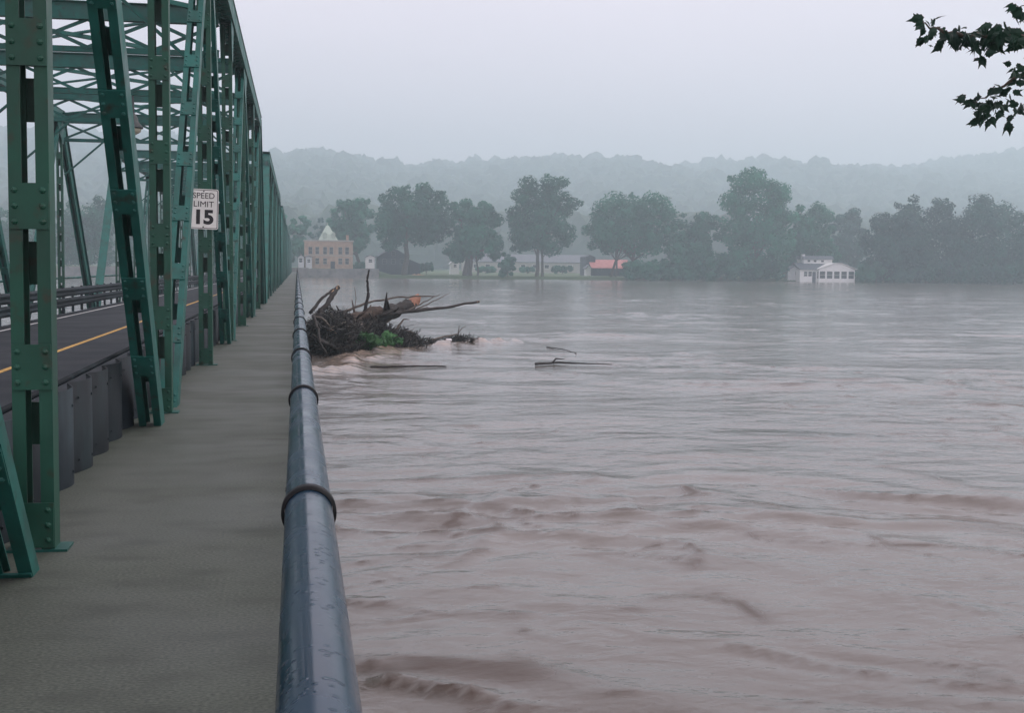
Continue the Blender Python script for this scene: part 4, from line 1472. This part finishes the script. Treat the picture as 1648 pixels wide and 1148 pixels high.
# ------------------------------------------------------------------ things adrift
def drift(name, label, px_pts, r0, r1, m='wet_bark', cat='branch', lift=.03):
    P = [wat(a, b, WATER + lift) for a, b in px_pts]
    base = P[0].copy()
    Q = [p - base for p in P]
    root = empty(name, base, label, cat, 'driftwood afloat on the river')
    r_ = np.random.default_rng(len(label) + int(px_pts[0][0]))
    Q2, rr = [], []
    for i in range(len(Q) - 1):
        for k in range(5):
            t = k / 5
            Q2.append(Q[i].lerp(Q[i + 1], t) + Vector((0, r_.normal() * .012, r_.normal() * .004)))
            rr.append(r0 + (r1 - r0) * (i + t) / (len(Q) - 1))
    Q2.append(Q[-1])
    rr.append(r1)
    MB().tube(Q2, rr, 7).build('stem', m, root, True)
    return root, Q2
drift('drifting_branch', 'long thin branch afloat just below the driftwood heap', [(596, 591), (640, 590), (690, 589.5), (718, 590)], .035, .02)
r2, q2 = drift('drifting_branch', 'dark floating branch in mid river with a raised knot', [(862, 586), (895, 584), (930, 585), (985, 587)], .045, .012)
MB().tube([q2[4], q2[4] + Vector((.12, 0, .14)), q2[4] + Vector((.4, 0, .12))], [.03, .03, .012], 6).build('twig', 'wet_bark', r2, True)
drift('drifting_branch', 'short dark stick afloat right of the driftwood raft', [(880, 559), (905, 562), (928, 569)], .022, .010)

# ------------------------------------------------------------------ near tree, its branches reaching in at the upper right
def leaf_mesh(seed):
    r_ = np.random.default_rng(seed)
    out = [(0, 0), (.012, .010), (.022, .012), (.024, .028), (.036, .040), (.026, .048), (.022, .066), (.012, .076), (0, .115)]
    pts = out + [(-x, y) for x, y in out[-2:0:-1]]
    m = MB()
    vs_ = [(x, y, -.010 * (abs(x) / .05) ** 2 - .018 * (y / .1) ** 2) for x, y in pts]
    n = len(vs_)
    vs_.append((0, .042, .004))
    m.add(vs_, [(i, (i + 1) % n, n) for i in range(n)])
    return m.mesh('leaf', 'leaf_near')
def near_tree():
    base = Vector((9.2, 8.6, -3.5))
    t = empty('maple_tree', base, 'leafy maple whose dark branches hang in at the upper right', 'tree')
    top = Vector((9.0, 8.8, 8.5))
    pts = [base.lerp(top, i / 6) + Vector((.12 * math.sin(i * 1.7), .1 * math.cos(i * 2.1), 0)) - base for i in range(7)]
    MB().tube(pts, [.34, .28, .25, .22, .18, .13, .07], 12).build('trunk', 'bark', t, True)
    lms = [leaf_mesh(i) for i in range(2)]
    r_ = np.random.default_rng(55)
    def branch(pp, r0, groups, start):
        P = [start] + [at(*p) for p in pp]
        Q, rr = [], []
        for i in range(len(P) - 1):
            for k in range(4):
                Q.append(P[i].lerp(P[i + 1], k / 4) - base + Vector((0, 0, r_.normal() * .01)))
        Q.append(P[-1] - base)
        rr = [r0 * (1 - .9 * i / (len(Q) - 1)) for i in range(len(Q))]
        b = MB().tube(Q, rr, 7).build('branch', 'bark', t, True)
        for (px, py, Yp, sx, sy, n) in groups:
            for _ in range(n):
                p = at(px + r_.normal() * sx * .55, py + r_.normal() * sy * .5, Yp + r_.normal() * .12) - base
                o = obj('leaf', lms[r_.integers(2)], b, p)
                o.rotation_euler = (R(r_.normal() * 38 - 55), R(r_.normal() * 45), r_.uniform(0, 6.28))
                s = r_.uniform(.55, 1.05)
                o.scale = (s, s, s)
    s1 = at(1830, 30, 8.5)
    branch([(1700, 55, 8.2), (1620, 60, 8), (1560, 58, 8), (1510, 48, 8), (1482, 36, 8)], .035,
           [(1482, 36, 8, 9, 14, 7), (1497, 42, 8, 10, 10, 9), (1515, 50, 8, 12, 12, 14), (1540, 58, 8, 16, 14, 26), (1566, 62, 8, 16, 16, 34),
            (1592, 60, 8, 18, 18, 40), (1620, 60, 8, 18, 18, 34), (1640, 62, 8, 12, 18, 20), (1662, 60, 8, 14, 18, 14), (1578, 88, 8, 10, 8, 6), (1494, 66, 8, 6, 8, 4),
            (1605, 45, 8, 12, 8, 10)], s1)
    branch([(1720, 10, 8), (1665, 10, 8), (1638, 12, 8)], .02, [(1637, 10, 8, 10, 10, 10), (1652, 18, 8, 10, 10, 8)], s1)
    s2 = at(1830, 110, 8.4)
    branch([(1720, 110, 8), (1660, 112, 8), (1632, 128, 8), (1600, 145, 8), (1570, 165, 8)], .025,
           [(1644, 112, 8, 9, 14, 12), (1634, 128, 8, 8, 8, 6), (1600, 140, 8, 14, 6, 7), (1566, 158, 8, 12, 8, 12), (1585, 172, 8, 14, 14, 18),
            (1600, 160, 8, 8, 12, 12), (1610, 168, 8, 10, 10, 8), (1622, 150, 8, 8, 10, 6), (1577, 190, 8, 8, 8, 6), (1595, 185, 8, 8, 6, 5)], s2)
    branch([(1700, 160, 8), (1660, 165, 8), (1636, 178, 8)], .014, [(1640, 172, 8, 8, 6, 6), (1626, 190, 8, 5, 8, 4)], s2)
    for s in (s1, s2):
        a, b = pts[4] + base, s
        MB().tube([a - base, a.lerp(b, .5) - base + Vector((0, 0, .25)), b - base], [.09, .06, .034], 7).build('limb', 'bark', t, True)
    lob = [(r_.uniform(-.4, 1.8), r_.uniform(-1.6, 1.6), r_.uniform(7.0, 12.0), r_.uniform(.6, 1.1)) for _ in range(16)]
    lob = [(x + .6, y, z, rr) for x, y, z, rr in lob]
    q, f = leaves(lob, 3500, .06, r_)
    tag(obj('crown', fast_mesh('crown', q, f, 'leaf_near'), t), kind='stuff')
near_tree()

scene.cycles.max_bounces = 5
scene.cycles.diffuse_bounces = 2
scene.cycles.glossy_bounces = 2
scene.cycles.volume_bounces = 2
scene.cycles.transparent_max_bounces = 4
